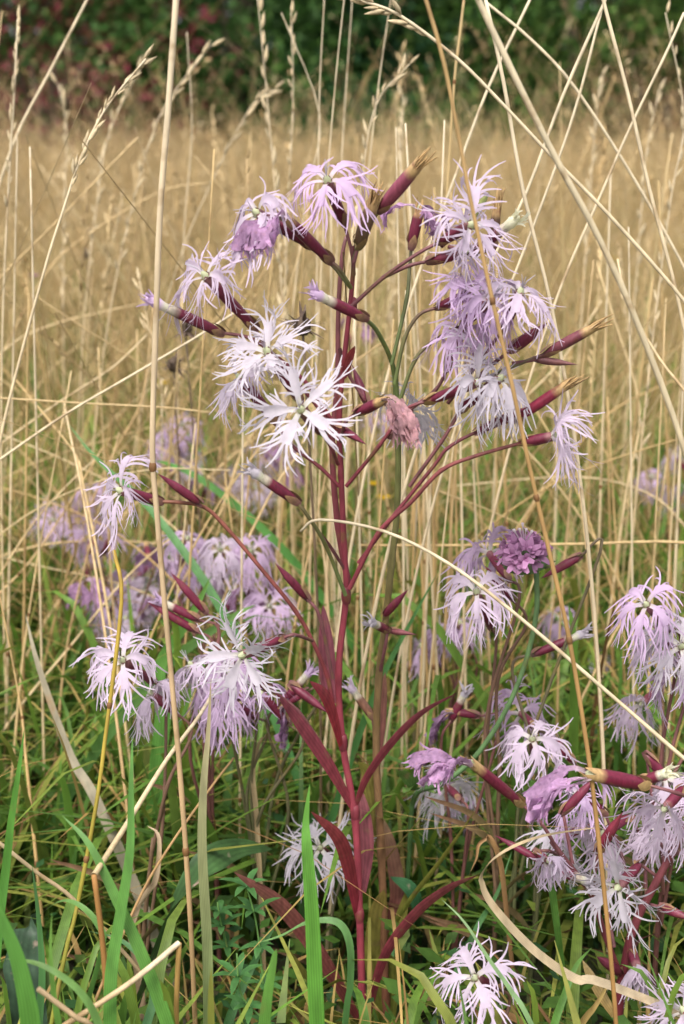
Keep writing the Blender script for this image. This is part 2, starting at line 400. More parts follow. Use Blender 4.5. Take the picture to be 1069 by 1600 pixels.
def undergrowth():
    parts = []
    # green leaves low down, near to middle distance
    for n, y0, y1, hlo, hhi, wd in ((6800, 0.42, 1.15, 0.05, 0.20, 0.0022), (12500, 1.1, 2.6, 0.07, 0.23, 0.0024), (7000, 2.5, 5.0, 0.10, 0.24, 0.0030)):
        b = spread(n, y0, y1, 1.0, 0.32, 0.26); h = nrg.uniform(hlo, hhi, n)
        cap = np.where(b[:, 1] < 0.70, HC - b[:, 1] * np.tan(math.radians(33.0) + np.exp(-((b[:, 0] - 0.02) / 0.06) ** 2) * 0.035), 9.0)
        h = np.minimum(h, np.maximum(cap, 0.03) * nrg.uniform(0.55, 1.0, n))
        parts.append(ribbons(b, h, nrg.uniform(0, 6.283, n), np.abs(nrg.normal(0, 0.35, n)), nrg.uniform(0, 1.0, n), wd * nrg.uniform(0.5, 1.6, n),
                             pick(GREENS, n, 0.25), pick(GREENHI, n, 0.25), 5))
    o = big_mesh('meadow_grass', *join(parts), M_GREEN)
    tag(o, 'low green grass leaves growing thickly under the dry stalks', 'grass', kind='stuff')
    # dead leaves and broken straw between them
    parts = []
    for n, y0, y1 in ((1100, 0.5, 1.2), (5500, 1.1, 2.6)):
        b = spread(n, y0, y1, 1.0, 0.32, 0.16); b[:, 2] += nrg.uniform(0, 0.06, n); h = nrg.uniform(0.04, 0.20, n)
        cap = np.where(b[:, 1] < 0.70, HC - b[:, 1] * math.tan(math.radians(34)) - b[:, 2], 9.0)
        h = np.minimum(h, np.maximum(cap, 0.02))
        parts.append(ribbons(b, h, nrg.uniform(0, 6.283, n), np.abs(nrg.normal(0.1, 0.5, n)), nrg.uniform(0, 1.3, n), nrg.uniform(0.0005, 0.0015, n),
                             pick([(0.16, 0.08, 0.04), (0.24, 0.15, 0.06)], n, 0.3), pick(STRAWLO + [(0.30, 0.17, 0.07)], n, 0.3), 5))
    n = 2000; b = spread(n, 0.95, 2.4, 0.9, 0.34, 0.1)
    h = np.clip(nrg.normal(0.33, 0.08, n), 0.12, 0.5)
    c, tp, td = culms(b, h, nrg.uniform(0, 6.283, n), np.abs(nrg.normal(0, 0.5, n)), nrg.uniform(0, 0.5, n), nrg.uniform(0.0005, 0.0011, n), pick(STRAWLO, n), pick(STRAW, n), 4)
    parts.append(c)
    o = big_mesh('dead_grass', *join(parts), M_MASS)
    tag(o, 'tangle of dead straw and withered leaves between the green grass', 'dead grass', kind='stuff')
    # clover-like small leaves close to the soil
    n = 5200; b = spread(n, 0.48, 1.6, 1.0, 0.32, 0.1); b[:, 2] = nrg.uniform(0.005, 0.085, n)
    b[:, 2] = np.where(b[:, 1] < 0.62, np.minimum(b[:, 2], np.maximum(0.01, HC - b[:, 1] * math.tan(math.radians(33)))), b[:, 2])
    az = nrg.uniform(0, 6.283, n); d = np.stack([np.cos(az), np.sin(az), nrg.normal(0, 0.4, n)], 1)
    s = np.stack([-np.sin(az), np.cos(az), nrg.normal(0, 0.3, n)], 1); L = nrg.uniform(0.006, 0.017, (n, 1))
    V = np.stack([b, b + d * L * .55 - s * L * .28, b + d * L, b + d * L * .55 + s * L * .28], 1).reshape(-1, 3)
    o = big_mesh('ground_cover', V, np.arange(n * 4).reshape(-1, 4), np.repeat(pick(GREENS, n, 0.3), 4, 0), M_GREEN)
    tag(o, 'small dark green herb leaves covering the soil', 'ground cover', kind='stuff')
undergrowth()

# ---------------------------------------------------------------- dry stalks
def spikelets(mb, P, n, size, col, spreadf=0.35, rg=rnd):
    """husks set alternately along the path P"""
    K = len(P)
    for i in range(n):
        t = i / max(1, n - 1) * (K - 1.001); k = int(t); p = P[k] + (P[k + 1] - P[k]) * (t - k); d = nz(P[k + 1] - P[k])
        s = nz(np.cross(d, np.array((rg.uniform(-1, 1), rg.uniform(-1, 1), rg.uniform(-1, 1)))))
        dd = nz(d + s * spreadf * rg.uniform(0.4, 1.6)); L = size * rg.uniform(0.7, 1.3)
        q = p + s * size * 0.15
        mb.tube([q, q + dd * L * 0.35, q + dd * L * 0.75, q + dd * L * 1.15], [L * 0.04, L * 0.16, L * 0.12, L * 0.015],
                np.array(col) * rg.uniform(0.75, 1.2), 5, False)

def to_ground(P):
    """carry the lower end of a stalk down to the soil"""
    p, d = P[0], nz(P[0] - P[1])
    out = []
    for _ in range(12):
        if p[2] <= 0.0: break
        d = nz(d + DOWN * 0.30)
        step = min(0.06, p[2] / max(0.15, -d[2]) + 0.012)
        p = p + d * step; out.append(p)
    return out[::-1] + list(P)

def stalk(pts, Y0, Y1, r0, r1, label, col0=(0.50, 0.36, 0.17), col1=(0.62, 0.50, 0.32), head=None, nodes=(), group=None, name='dry_grass_stalk', ground=True):
    P = path(pts, Y0, Y1)
    if ground: P = to_ground(P)
    Q = smooth(P, 4); n = len(Q)
    root = thing(name, Q[0], label, 'grass stalk', group)
    t = np.linspace(0, 1, n)[:, None]
    R = np.linspace(r0, r1, n) * (1 + 0.05 * np.array([rnd.uniform(-1, 1) for _ in range(n)]))
    mb = MB(); mb.tube(Q, R, np.array(col0) * (1 - t) + np.array(col1) * t, 7); mb.build('stem', M_STRAW, root)
    for f in nodes:
        k = min(n - 2, max(1, int(f * n)))
        d = nz(Q[k + 1] - Q[k]); r = R[k]
        m2 = MB(); m2.tube([Q[k] - d * r * 1.6, Q[k] - d * r * .6, Q[k] + d * r * .6, Q[k] + d * r * 1.6], [r * 1.04, r * 1.4, r * 1.35, r * 1.04], np.array((0.20, 0.10, 0.04)), 7)
        m2.build('stem_joint', M_STRAW, root)
    if head:
        frac, num, size, sp = head
        k = int((1 - frac) * n); m2 = MB(); spikelets(m2, Q[max(0, k):], num, size, (0.60, 0.48, 0.30), sp); m2.build('seed_head', M_SEED, root)
    return root

OR0, OR1 = (0.42, 0.22, 0.07), (0.56, 0.38, 0.18)
PALE = (0.68, 0.57, 0.40)
stalk([(307, 1625), (305, 1600), (297, 1430), (283, 1230), (268, 1060), (256, 930), (245, 800), (238, 700), (243, 520), (250, 330), (262, 180), (275, 0), (284, -120)], .555, .575,
      .00115, .0013, 'thick upright straw stalk, orange at its foot, passing in front of the left blossoms', OR0, PALE, nodes=(.32, .62))
stalk([(1069, 700), (990, 490), (930, 360), (870, 250), (800, 110), (748, 0), (725, -60)], .55, .54, .0013, .0012,
      'thickest pale straw stalk leaning across the hedge with frayed upper end', (0.58, 0.46, 0.27), PALE, head=(.10, 5, .006, .2))
stalk([(1110, 540), (1069, 470), (960, 345), (864, 246), (787, 164), (715, 92), (623, 23), (561, 0), (530, -15)], .60, .62, .0011, .0006,
      'long leaning straw stalk ending in a sparse pale panicle of husks', (0.58, 0.45, 0.26), PALE, head=(.17, 17, .006, .5))
stalk([(700, 560), (760, 425), (823, 300), (880, 149), (944, 5), (960, -40)], .72, .74, .0011, .0008, 'straw stalk meeting another at an acute peak above the crossing stalks', STRAW[1], PALE)
stalk([(735, 600), (800, 440), (868, 262), (905, 150), (940, 15)], .75, .76, .0009, .0007, 'thin straw stalk running close beside the one that meets at the peak', STRAW[1], PALE)
stalk([(1060, 470), (1016, 300), (982, 150), (944, 5), (930, -60)], .70, .72, .0010, .0009, 'straight straw stalk descending to the right from the peak of crossed stalks', STRAW[0], PALE)
stalk([(880, 440), (941, 300), (982, 205), (1040, 85), (1069, 20)], .74, .76, .0009, .0007, 'slim straw stalk leaning right over the crossing stalks', STRAW[0], PALE)
stalk([(862, 480), (818, 300), (787, 128), (759, 0)], .66, .67, .0010, .0009, 'straw stalk leaning left, crossing behind the thickest pale stalk', STRAW[1], PALE)
stalk([(640, 470), (705, 293), (762, 140), (828, 0)], .80, .82, .0010, .0008, 'straw stalk leaning right behind the upper right blossoms', STRAW[1], PALE)
stalk([(1100, 480), (1003, 300), (900, 139), (830, 62), (761, 5)], .78, .8, .0011, .0008, 'faint straw stalk crossing the hedge below the thickest pale stalk', STRAW[1], PALE)
stalk([(960, 1560), (945, 1400), (932, 1280), (918, 1170), (890, 1000), (865, 890), (830, 740), (800, 600), (770, 470), (735, 310), (725, 257), (695, 103), (666, 0), (650, -60)], .53, .53,
      .0011, .0007, 'orange-brown dry stalk crossing in front of the upper right blossoms', OR0, (0.50, 0.33, 0.15), nodes=(.4, .52, .66))
stalk([(690, 420), (700, 282), (710, 128), (718, 60), (725, 0)], .85, .86, .0010, .0008, 'upright ochre stalk with a reddish joint before the hedge', (0.45, 0.30, 0.12), (0.55, 0.4, 0.2), nodes=(.8,))
stalk([(0, 690), (31, 562), (75, 403), (100, 325), (125, 250), (165, 170), (228, 92)], .72, .76, .0012, .0005, 'tall leaning straw stalk with a narrow drooping husk spike at the field edge', STRAW[0], PALE, head=(.22, 26, .006, .25))
stalk([(-40, 420), (20, 227), (78, 112), (136, 0), (150, -30)], .95, 1.0, .0013, .0009, 'straw stalk leaning right before the red-leaved shrub', STRAW[0], PALE)
stalk([(5, 480), (13, 298), (22, 150), (28, 30)], .9, .92, .0009, .0006, 'upright straw stalk with a narrow spike before the dark end shrub', STRAW[0], PALE, head=(.25, 22, .006, .2))
stalk([(-25, 735), (0, 718), (103, 647), (200, 590), (300, 531), (380, 480)], .74, .78, .0011, .0006, 'straw stalk lying diagonally low behind the left-hand buds', STRAW[4], PALE)
stalk([(-60, 618), (0, 622), (130, 630), (260, 637), (330, 645)], .80, .82, .0008, .0005, 'nearly level thin straw crossing behind the thick upright stalk', STRAW[2], STRAW[0])
stalk([(1140, 1240), (1069, 1185), (950, 1082), (800, 955), (700, 880), (600, 830), (500, 812), (470, 830)], .55, .60, .0012, .0006, 'long pale arching stalk passing under the knapweed-like mauve head', (0.62, 0.5, 0.3), PALE)
stalk([(1130, 880), (1069, 848), (900, 850), (720, 852), (560, 852)], .80, .84, .0012, .0007, 'level straw stalk lying behind the mauve scabious head', STRAW[4], STRAW[2])
stalk([(167, 1560), (160, 1470), (147, 1368)], .50, .50, .0011, .0012, 'short brown broken stalk stump holding a folded-over straw', (0.32, 0.15, 0.05), (0.36, 0.18, 0.06))
stalk([(147, 1368), (200, 1285), (262, 1185), (312, 1118), (345, 1060)], .501, .68, .0013, .0008, 'pale straw folded over at a kink on its brown stump', (0.6, 0.46, 0.26), PALE, ground=False)
stalk([(276, 1620), (276, 1560), (280, 1474)], .505, .50, .0011, .0011, 'short orange broken stalk at the grassy lower left', (0.45, 0.26, 0.08), (0.5, 0.3, 0.1))
stalk([(280, 1473), (230, 1515), (180, 1552), (80, 1615)], .50, .47, .0012, .0011, 'pale straw end bent down from the orange broken stalk', PALE, (0.5, 0.33, 0.16), ground=False)
stalk([(150, 1610), (120, 1590), (60, 1545)], .46, .45, .0012, .001, 'short pale straw stub poking from the green blades', (0.5, 0.34, 0.18), (0.62, 0.44, 0.26))
stalk([(120, 1410), (60, 1365), (0, 1318), (-40, 1290)], .58, .56, .0010, .0009, 'straw fallen across the grass on the far left', (0.5, 0.33, 0.18), STRAW[1])
stalk([(210, 1420), (260, 1330), (330, 1230), (365, 1185)], .58, .66, .0008, .0006, 'thin brown straw leaning beside the tall green blade', (0.3, 0.16, 0.06), (0.42, 0.27, 0.12))
stalk([(100, 1500), (120, 1420), (150, 1260), (165, 1150), (190, 940), (178, 860)], .56, .6, .0011, .0009, 'yellowish stalk rising to the left blossoms, still green at its foot', (0.16, 0.20, 0.03), (0.50, 0.33, 0.06), nodes=(.5, .75))
for k, (a, b, c, y0) in enumerate((((640, 1330), (655, 1100), (672, 760), .80), ((655, 1260), (672, 1050), (700, 780), .74), ((600, 1330), (625, 1100), (640, 860), .84), ((690, 1130), (700, 900), (720, 620), .82),
                                 ((770, 1200), (760, 930), (742, 700), .86), ((475, 1250), (470, 1000), (480, 760), .88), ((510, 900), (500, 740), (530, 520), .82), ((620, 1250), (604, 1000), (590, 760), .95),
                                 ((870, 1150), (880, 900), (905, 640), .84), ((930, 1000), (912, 820), (900, 720), .72), ((1010, 1150), (1018, 960), (1030, 700), .80), ((1040, 1000), (1050, 800), (1069, 520), .85),
                                 ((985, 1200), (972, 1000), (960, 800), .9), ((90, 1150), (110, 980), (150, 820), .85), ((20, 1200), (45, 960), (80, 760), .8), ((200, 1150), (178, 960), (165, 740), .9),
                                 ((250, 1300), (262, 1080), (285, 860), .82), ((410, 1260), (395, 1080), (372, 900), .85), ((440, 1180), (460, 980), (500, 790), .8), ((560, 900), (566, 760), (580, 500), .9),
                                 ((300, 960), (350, 800), (420, 560), .95), ((660, 700), (655, 560), (645, 420), .9), ((40, 1180), (30, 1090), (5, 960), .72), ((740, 1300), (760, 1130), (800, 1010), .75))):
    c = (c[0] + (c[0] - b[0]) * .9, c[1] - (b[1] - c[1]) * .9)
    stalk([a, b, c], y0, y0 + .03, .0015, .0004, 'ripe straw stalk standing close behind the flowering pinks', (0.44, 0.28, 0.10) if k % 3 else (0.36, 0.19, 0.06), STRAW[k % 5],
          nodes=(.55,) if k % 2 else (.4, .75), group='straw stalks close behind the pinks')
g6 = random.Random(29)
for k in range(46):
    x = g6.choice((g6.uniform(560, 780), g6.uniform(440, 1060), g6.uniform(0, 1069))); y0 = g6.uniform(.76, 1.0); sh = g6.gauss(0, 45); ty = g6.uniform(180, 620); up = g6.random() < .5
    stalk([(x, 1250), (x + sh * .5, (1250 + ty) / 2), (x + sh, ty)], y0, y0 + .02, g6.uniform(.0011, .0018), g6.uniform(.0003, .0006),
          ('upright' if abs(sh) < 30 else 'tilted') + (' cream' if up else ' honey-brown') + ' straw stalk standing in the thicket just behind the flowering stems', (0.52, 0.37, 0.17) if up else (0.40, 0.23, 0.08), PALE if up else (0.54, 0.38, 0.18),
          nodes=(.5,) if k % 2 else (), group=('upright' if abs(sh) < 30 else 'tilted') + (' cream' if up else ' honey-brown') + ' straws just behind')
# stalks rising against the hedge
for k, (a, b, c, y0, hd) in enumerate((((432, 330), (420, 180), (402, -10), 1.0, (.5, 34, .009, .18)), ((450, 330), (458, 160), (455, 20), 1.05, (.4, 30, .007, .3)),
                                     ((480, 300), (500, 180), (440, 20), 1.0, None), ((497, 300), (500, 130), (508, -20), .95, None), ((510, 300), (525, 120), (540, -20), .9, None),
                                     ((530, 320), (540, 150), (552, -20), 1.0, None), ((570, 330), (588, 160), (612, -10), .95, None), ((560, 330), (585, 170), (640, 100), .9, (.35, 22, .007, .5)),
                                     ((205, 330), (250, 180), (330, 70), 1.1, (.3, 20, .008, .25)), ((150, 330), (170, 210), (225, 95), 1.2, (.3, 24, .008, .3)), ((290, 330), (300, 200), (292, 50), 1.1, None),
                                     ((310, 330), (390, 170), (430, 140), 1.15, (.2, 14, .008, .3)), ((920, 330), (930, 200), (938, 120), 1.2, (.3, 20, .008, .3)), ((1050, 300), (1069, 180), (1040, 20), .95, (.5, 26, .007, .35)),
                                     ((620, 350), (628, 230), (630, 150), 1.3, (.4, 18, .009, .3)), ((100, 330), (104, 200), (90, 130), 1.3, (.4, 18, .009, .3)), ((1000, 360), (1010, 240), (1030, 140), 1.2, (.4, 18, .009, .3)))):
    stalk([a, b, c], y0, y0 + .02, .0012, .0003, 'slender dry grass stalk with a husky spike rising against the hedge' if hd else 'bare slender dry stalk rising straight against the dark hedge',
          STRAW[2], PALE, head=hd, group='spiked stalks against the hedge' if hd else 'bare stalks against the hedge')
for k, (pts, y0) in enumerate((([(-30, 470), (0, 434), (90, 345), (181, 250), (215, 215)], 1.0), ([(-40, 720), (0, 694), (90, 630), (175, 575), (231, 522)], .92), ([(131, 760), (119, 712), (75, 655), (25, 594)], .85),
                             ([(172, 719), (219, 634), (232, 560), (240, 480)], .98), ([(-20, 575), (30, 530), (90, 505), (150, 490), (240, 470)], 1.1), ([(0, 562), (70, 430), (134, 369), (250, 300), (330, 285)], 1.15),
                             ([(125, 750), (112, 690), (100, 628)], .8), ([(-20, 950), (45, 880), (100, 800), (160, 700)], .9), ([(60, 990), (120, 900), (200, 800), (290, 720)], .95), ([(300, 880), (345, 800), (380, 700), (430, 640)], .92),
                             ([(380, 860), (430, 760), (470, 700), (500, 600)], .86), ([(700, 720), (800, 640), (880, 560), (940, 470)], 1.0), ([(900, 700), (960, 640), (1040, 600), (1090, 585)], 1.05), ([(690, 600), (830, 640), (960, 690)], 1.1),
                             ([(980, 760), (1000, 640), (960, 500), (935, 420)], .95), ([(600, 760), (560, 600), (545, 470)], 1.0), ([(1069, 820), (1010, 770), (900, 745), (700, 760)], .95), ([(830, 1250), (900, 1110), (960, 990), (1000, 930)], .78),
                             ([(640, 1150), (700, 1010), (760, 900), (850, 760)], .86), ([(20, 1120), (110, 1010), (200, 900), (280, 830)], .85), ([(30, 860), (140, 845), (260, 850), (380, 860)], .95), ([(1090, 640), (1030, 560), (980, 470), (965, 405)], .70))):
    stalk(pts, y0, y0 + .04, .0011, .0006, 'dry straw stalk leaning or lying askew across the meadow behind the pinks', STRAW[(k + 2) % 5] if k % 3 else (0.44, 0.27, 0.10), STRAW[k % 5], nodes=(.6,) if k % 2 else (), group='askew straws behind the pinks')
g7 = random.Random(77)
for k in range(36):
    x = g7.uniform(-20, 460) if k % 2 else g7.uniform(0, 1069); y = g7.uniform(520, 980); L = g7.uniform(150, 330); an = g7.uniform(.15, 1.0) * g7.choice((-1, 1)); y0 = g7.uniform(.85, 1.25)
    dx, dy = L * math.cos(an) * (1 if an > 0 else -1), -L * abs(math.sin(an)); st = abs(an) > .6
    stalk([(x, y), (x + dx * .5, y + dy * .5 - g7.uniform(-8, 22)), (x + dx, y + dy)], y0, y0 + g7.uniform(-.05, .08), .0009, .0004,
          ('steeply slanting' if st else 'low slanting') + (' weathered' if k % 3 else ' golden') + ' straw tangled in the grass behind the pinks', STRAWLO[0] if k % 3 else (0.48, 0.30, 0.09), STRAW[k % 5],
          group=('steeply slanting' if st else 'low slanting') + (' weathered' if k % 3 else ' golden') + ' tangled straws')
# the rest of the nearest stalks, one object each
g2 = random.Random(5)
for k in range(140):
    Y = g2.uniform(0.95, 2.1); x = g2.uniform(-1, 1) * (Y * .27 + .05); h = g2.gauss(0.40, 0.085); h = min(max(h, .18), .68)
    a = g2.uniform(0, 6.28); le = abs(g2.gauss(0, .26)) if g2.random() < .8 else g2.uniform(.5, 1.3)
    d = np.array((math.cos(a), math.sin(a) * .5, 0))
    P = smooth([np.array((x, Y, -.01)), np.array((x, Y, -.01)) + d * h * le * .45 + UPV * h * .5, np.array((x, Y, -.01)) + d * h * le * 1.05 + UPV * h * (1 - .12 * le)], 4)
    hd = g2.random() < .55; c = np.array(g2.choice(STRAW)); c0 = np.array(g2.choice(STRAWLO))
    how = 'nearly upright' if le < .2 else 'slightly leaning' if le < .5 else 'steeply leaning'
    lab = ('tall ' if h > .46 else 'short ' if h < .34 else 'middling ') + how + (' pale' if c[0] > .63 else ' tan') + ' grass stalk ' + ('with husks' if hd else 'without husks') + ' in the straw thicket behind the flowers'
    root = thing('dry_grass_stalk', P[0], lab, 'grass stalk', lab.split(' in the')[0] + 's behind'); t = np.linspace(0, 1, len(P))[:, None]
    mb = MB(); mb.tube(P, np.linspace(.0011, .0005, len(P)) * g2.uniform(.7, 1.2), c0 * (1 - t) + c * t, 6); mb.build('stem', M_STRAW, root)
    if hd:
        m2 = MB(); spikelets(m2, P[-3:], 14, g2.uniform(.005, .008), c * .95, .4, g2); m2.build('seed_head', M_SEED, root)

# ---------------------------------------------------------------- fringed pinks
LIL = np.array((0.62, 0.46, 0.65)); WHT = np.array((0.62, 0.565, 0.63)); MID = np.array((0.65, 0.54, 0.66)); PNK = np.array((0.44, 0.26, 0.43)); BRN = np.array((0.50, 0.28, 0.30))
THROAT = np.array((0.78, 0.76, 0.58))
MAR = np.array((0.150, 0.018, 0.042)); RED = np.array((0.21, 0.035, 0.05)); GRS = np.array((0.12, 0.16, 0.05)); PUR = np.array((0.17, 0.065, 0.07)); TAN = np.array((0.45, 0.29, 0.13))

def strand(mb, p, d, n, side, sgn, L, w0, droop, col0, col1, rg, fork=True, steps=6):
    P = [p]; Wv = []; C = []
    curl = side * sgn * rg.uniform(-.28, .50) + n * rg.uniform(-.50, .50)
    st = L / steps; dirs = []
    for i in range(steps):
        d = nz(d + DOWN * droop * .32 + curl * (.2 + 1.1 * i / steps) + np.array((rg.uniform(-1, 1), rg.uniform(-1, 1), rg.uniform(-1, 1))) * .09)
        dirs.append(d); P.append(P[-1] + d * st)
    dirs.append(d)
    for i in range(steps + 1):
        t = i / steps
        wv = nz(np.cross(n, dirs[i])) * (w0 * (1 - t) ** .7 + .00016)
        Wv.append(wv); C.append(col0 + (col1 - col0) * t)
    mb.strip2(P, Wv, C)
    if fork:
        k = rg.choice((1, 2, 2, 3)); s2 = rg.choice((-1, 1))
        dd = nz(dirs[k] + nz(np.cross(n, dirs[k])) * s2 * rg.uniform(.35, .65))
        strand(mb, P[k], dd, n, side, s2, L * rg.uniform(.45, .68), w0 * .66, droop, C[k], col1, rg, False, 4)

def petal(mb, p0, a, r, rg, op=1.4, droop=.5, Lb=.016, Ls=.011, hw=.0034, cin=THROAT, cmid=None, cout=WHT, num=4, crumple=0.0, spreadf=1.0):
    s = nz(np.cross(a, r)); d = a.copy(); N = 10; ds = Lb / N
    t = math.cos(op) * a + math.sin(op) * r
    P = [p0 - a * .002 + r * .0012]; D = [d]; S = [s]; NN = [nz(np.cross(s, d))]
    ph = rg.uniform(0, 6.28); tw = rg.uniform(-.10, .10)
    for i in range(1, N + 1):
        u = i / N
        d = nz(d + (t - d) * (.15 if u < .2 else .48 if u < .5 else .08)); d = nz(d + DOWN * droop * .55 * max(0, u - .10))
        if crumple: d = nz(d + s * math.sin(ph + u * 9) * crumple + np.cross(s, d) * math.cos(ph * 2 + u * 11) * crumple)
        s = nz(s + np.cross(s, d) * tw); s = nz(s - d * s.dot(d)); n = nz(np.cross(s, d))
        P.append(P[-1] + d * ds); D.append(d); S.append(s); NN.append(n)
    def half(u):
        if u < .38: return .00105 + .0004 * u
        return .0012 + (hw - .0012) * math.sin(min(1, (u - .38) / .4) * math.pi * .5) * (1 if u < .88 else 1 - (u - .88) * 3.5)
    V = []; C = []; F = []
    for i in range(N + 1):
        u = i / N; h = half(u); cup = -.30 + (crumple * 2 * math.sin(ph + i * 1.9) if crumple else 0)
        c = cin + (cout - cin) * min(1, u / .42)
        for e in (-1, -.5, 0, .5, 1):
            V.append(P[i] + S[i] * h * e * (1 - (.35 * crumple if crumple else 0)) + NN[i] * h * (cup * e * e + (crumple * 1.5 * math.sin(e * 7 + i * 1.3 + ph) if crumple else 0))); C.append(c)
    for i in range(N):
        for j in range(4): F.append((5 * i + j, 5 * i + j + 1, 5 * i + j + 6, 5 * i + j + 5))
    mb.add(V, F, C)
    for sg in (-1, 1):
        for k in range(num):
            f = (k + rg.uniform(-.35, .35)) / num; u = .42 + .54 * max(0, f); i = min(N - 1, int(u * N)); h = half(u)
            al = (1.05 - .65 * f) * spreadf + rg.uniform(-.14, .14)
            p = P[i] + S[i] * sg * h * .66 - NN[i] * h * .13
            dd = nz(D[i] * math.cos(al) + S[i] * sg * math.sin(al))
            c = cin + (cout - cin) * min(1, u / .42)
            strand(mb, p, dd, NN[i], S[i], sg, Ls * (.75 + .40 * f) * rg.uniform(.7, 1.25), .00047, droop, c, cout * 1.02, rg, rg.random() < .7)
    for k in range(4):
        e = (k - 1.5) / 1.7; p = P[N - 1] + S[N - 1] * e * half(.9) * .8
        dd = nz(D[N] + S[N] * e * .45 * spreadf)
        strand(mb, p, dd, NN[N], S[N], 1 if e > 0 else -1, Ls * rg.uniform(.8, 1.3), .00047, droop, cout, cout * 1.02, rg, True)

def calyx_mesh(b, m, rad, rg, col=MAR, basecol=None, teeth='short', tipcol=None):
    a = m - b; L = np.linalg.norm(a); a = a / L
    x = nz(np.cross(a, np.array((.2, .9, .35)))); y = np.cross(a, x); S = 15
    prof = [(0, .34), (.05, .58), (.14, .80), (.3, .96), (.55, 1.02), (.78, .97), (.92, .90), (1.0, .88)]
    bc = basecol if basecol is not None else PUR; tcx = tipcol if tipcol is not None else col * 1.15
    V = []; C = []
    for k, (u, q) in enumerate(prof):
        for j in range(S):
            an = 2 * math.pi * j / S; rr = rad * q * (1 + (.035 if j % 3 == 0 else -.015))
            V.append(b + a * L * u + (x * math.cos(an) + y * math.sin(an)) * rr)
            c = col.copy()
            if u < .1: c = bc * .8 + col * .2
            if u > .9: c = tcx
            C.append(c * (1.0 if j % 3 else .82) * rg.uniform(.9, 1.1))
    K = len(prof); n0 = len(V)
    F = [(k * S + j, k * S + (j + 1) % S, (k + 1) * S + (j + 1) % S, (k + 1) * S + j) for k in range(K - 1) for j in range(S)]
    tl = {'short': .0014, 'long': .007, 'closed': .009, 'dry': .006}[teeth]; pinch = {'short': 1.0, 'long': .6, 'closed': .05, 'dry': .7}[teeth]
    for g in range(5):                                   # five calyx teeth
        an = 2 * math.pi * (g * 3 + 1.5) / S; rr = rad * .88
        if teeth == 'dry': pinch = rg.uniform(.2, 1.5)
        tp = m + a * tl * rg.uniform(.85, 1.1) + (x * math.cos(an) + y * math.sin(an)) * rr * pinch
        V.append(tp); C.append(tcx * (1 if teeth != 'closed' else .9)); i = len(V) - 1; q = (K - 1) * S
        F += [(q + (g * 3 + e) % S, q + (g * 3 + e + 1) % S, i) for e in range(3)]
    mb = MB(); mb.add(V, F, C)
    return mb, a, x, y

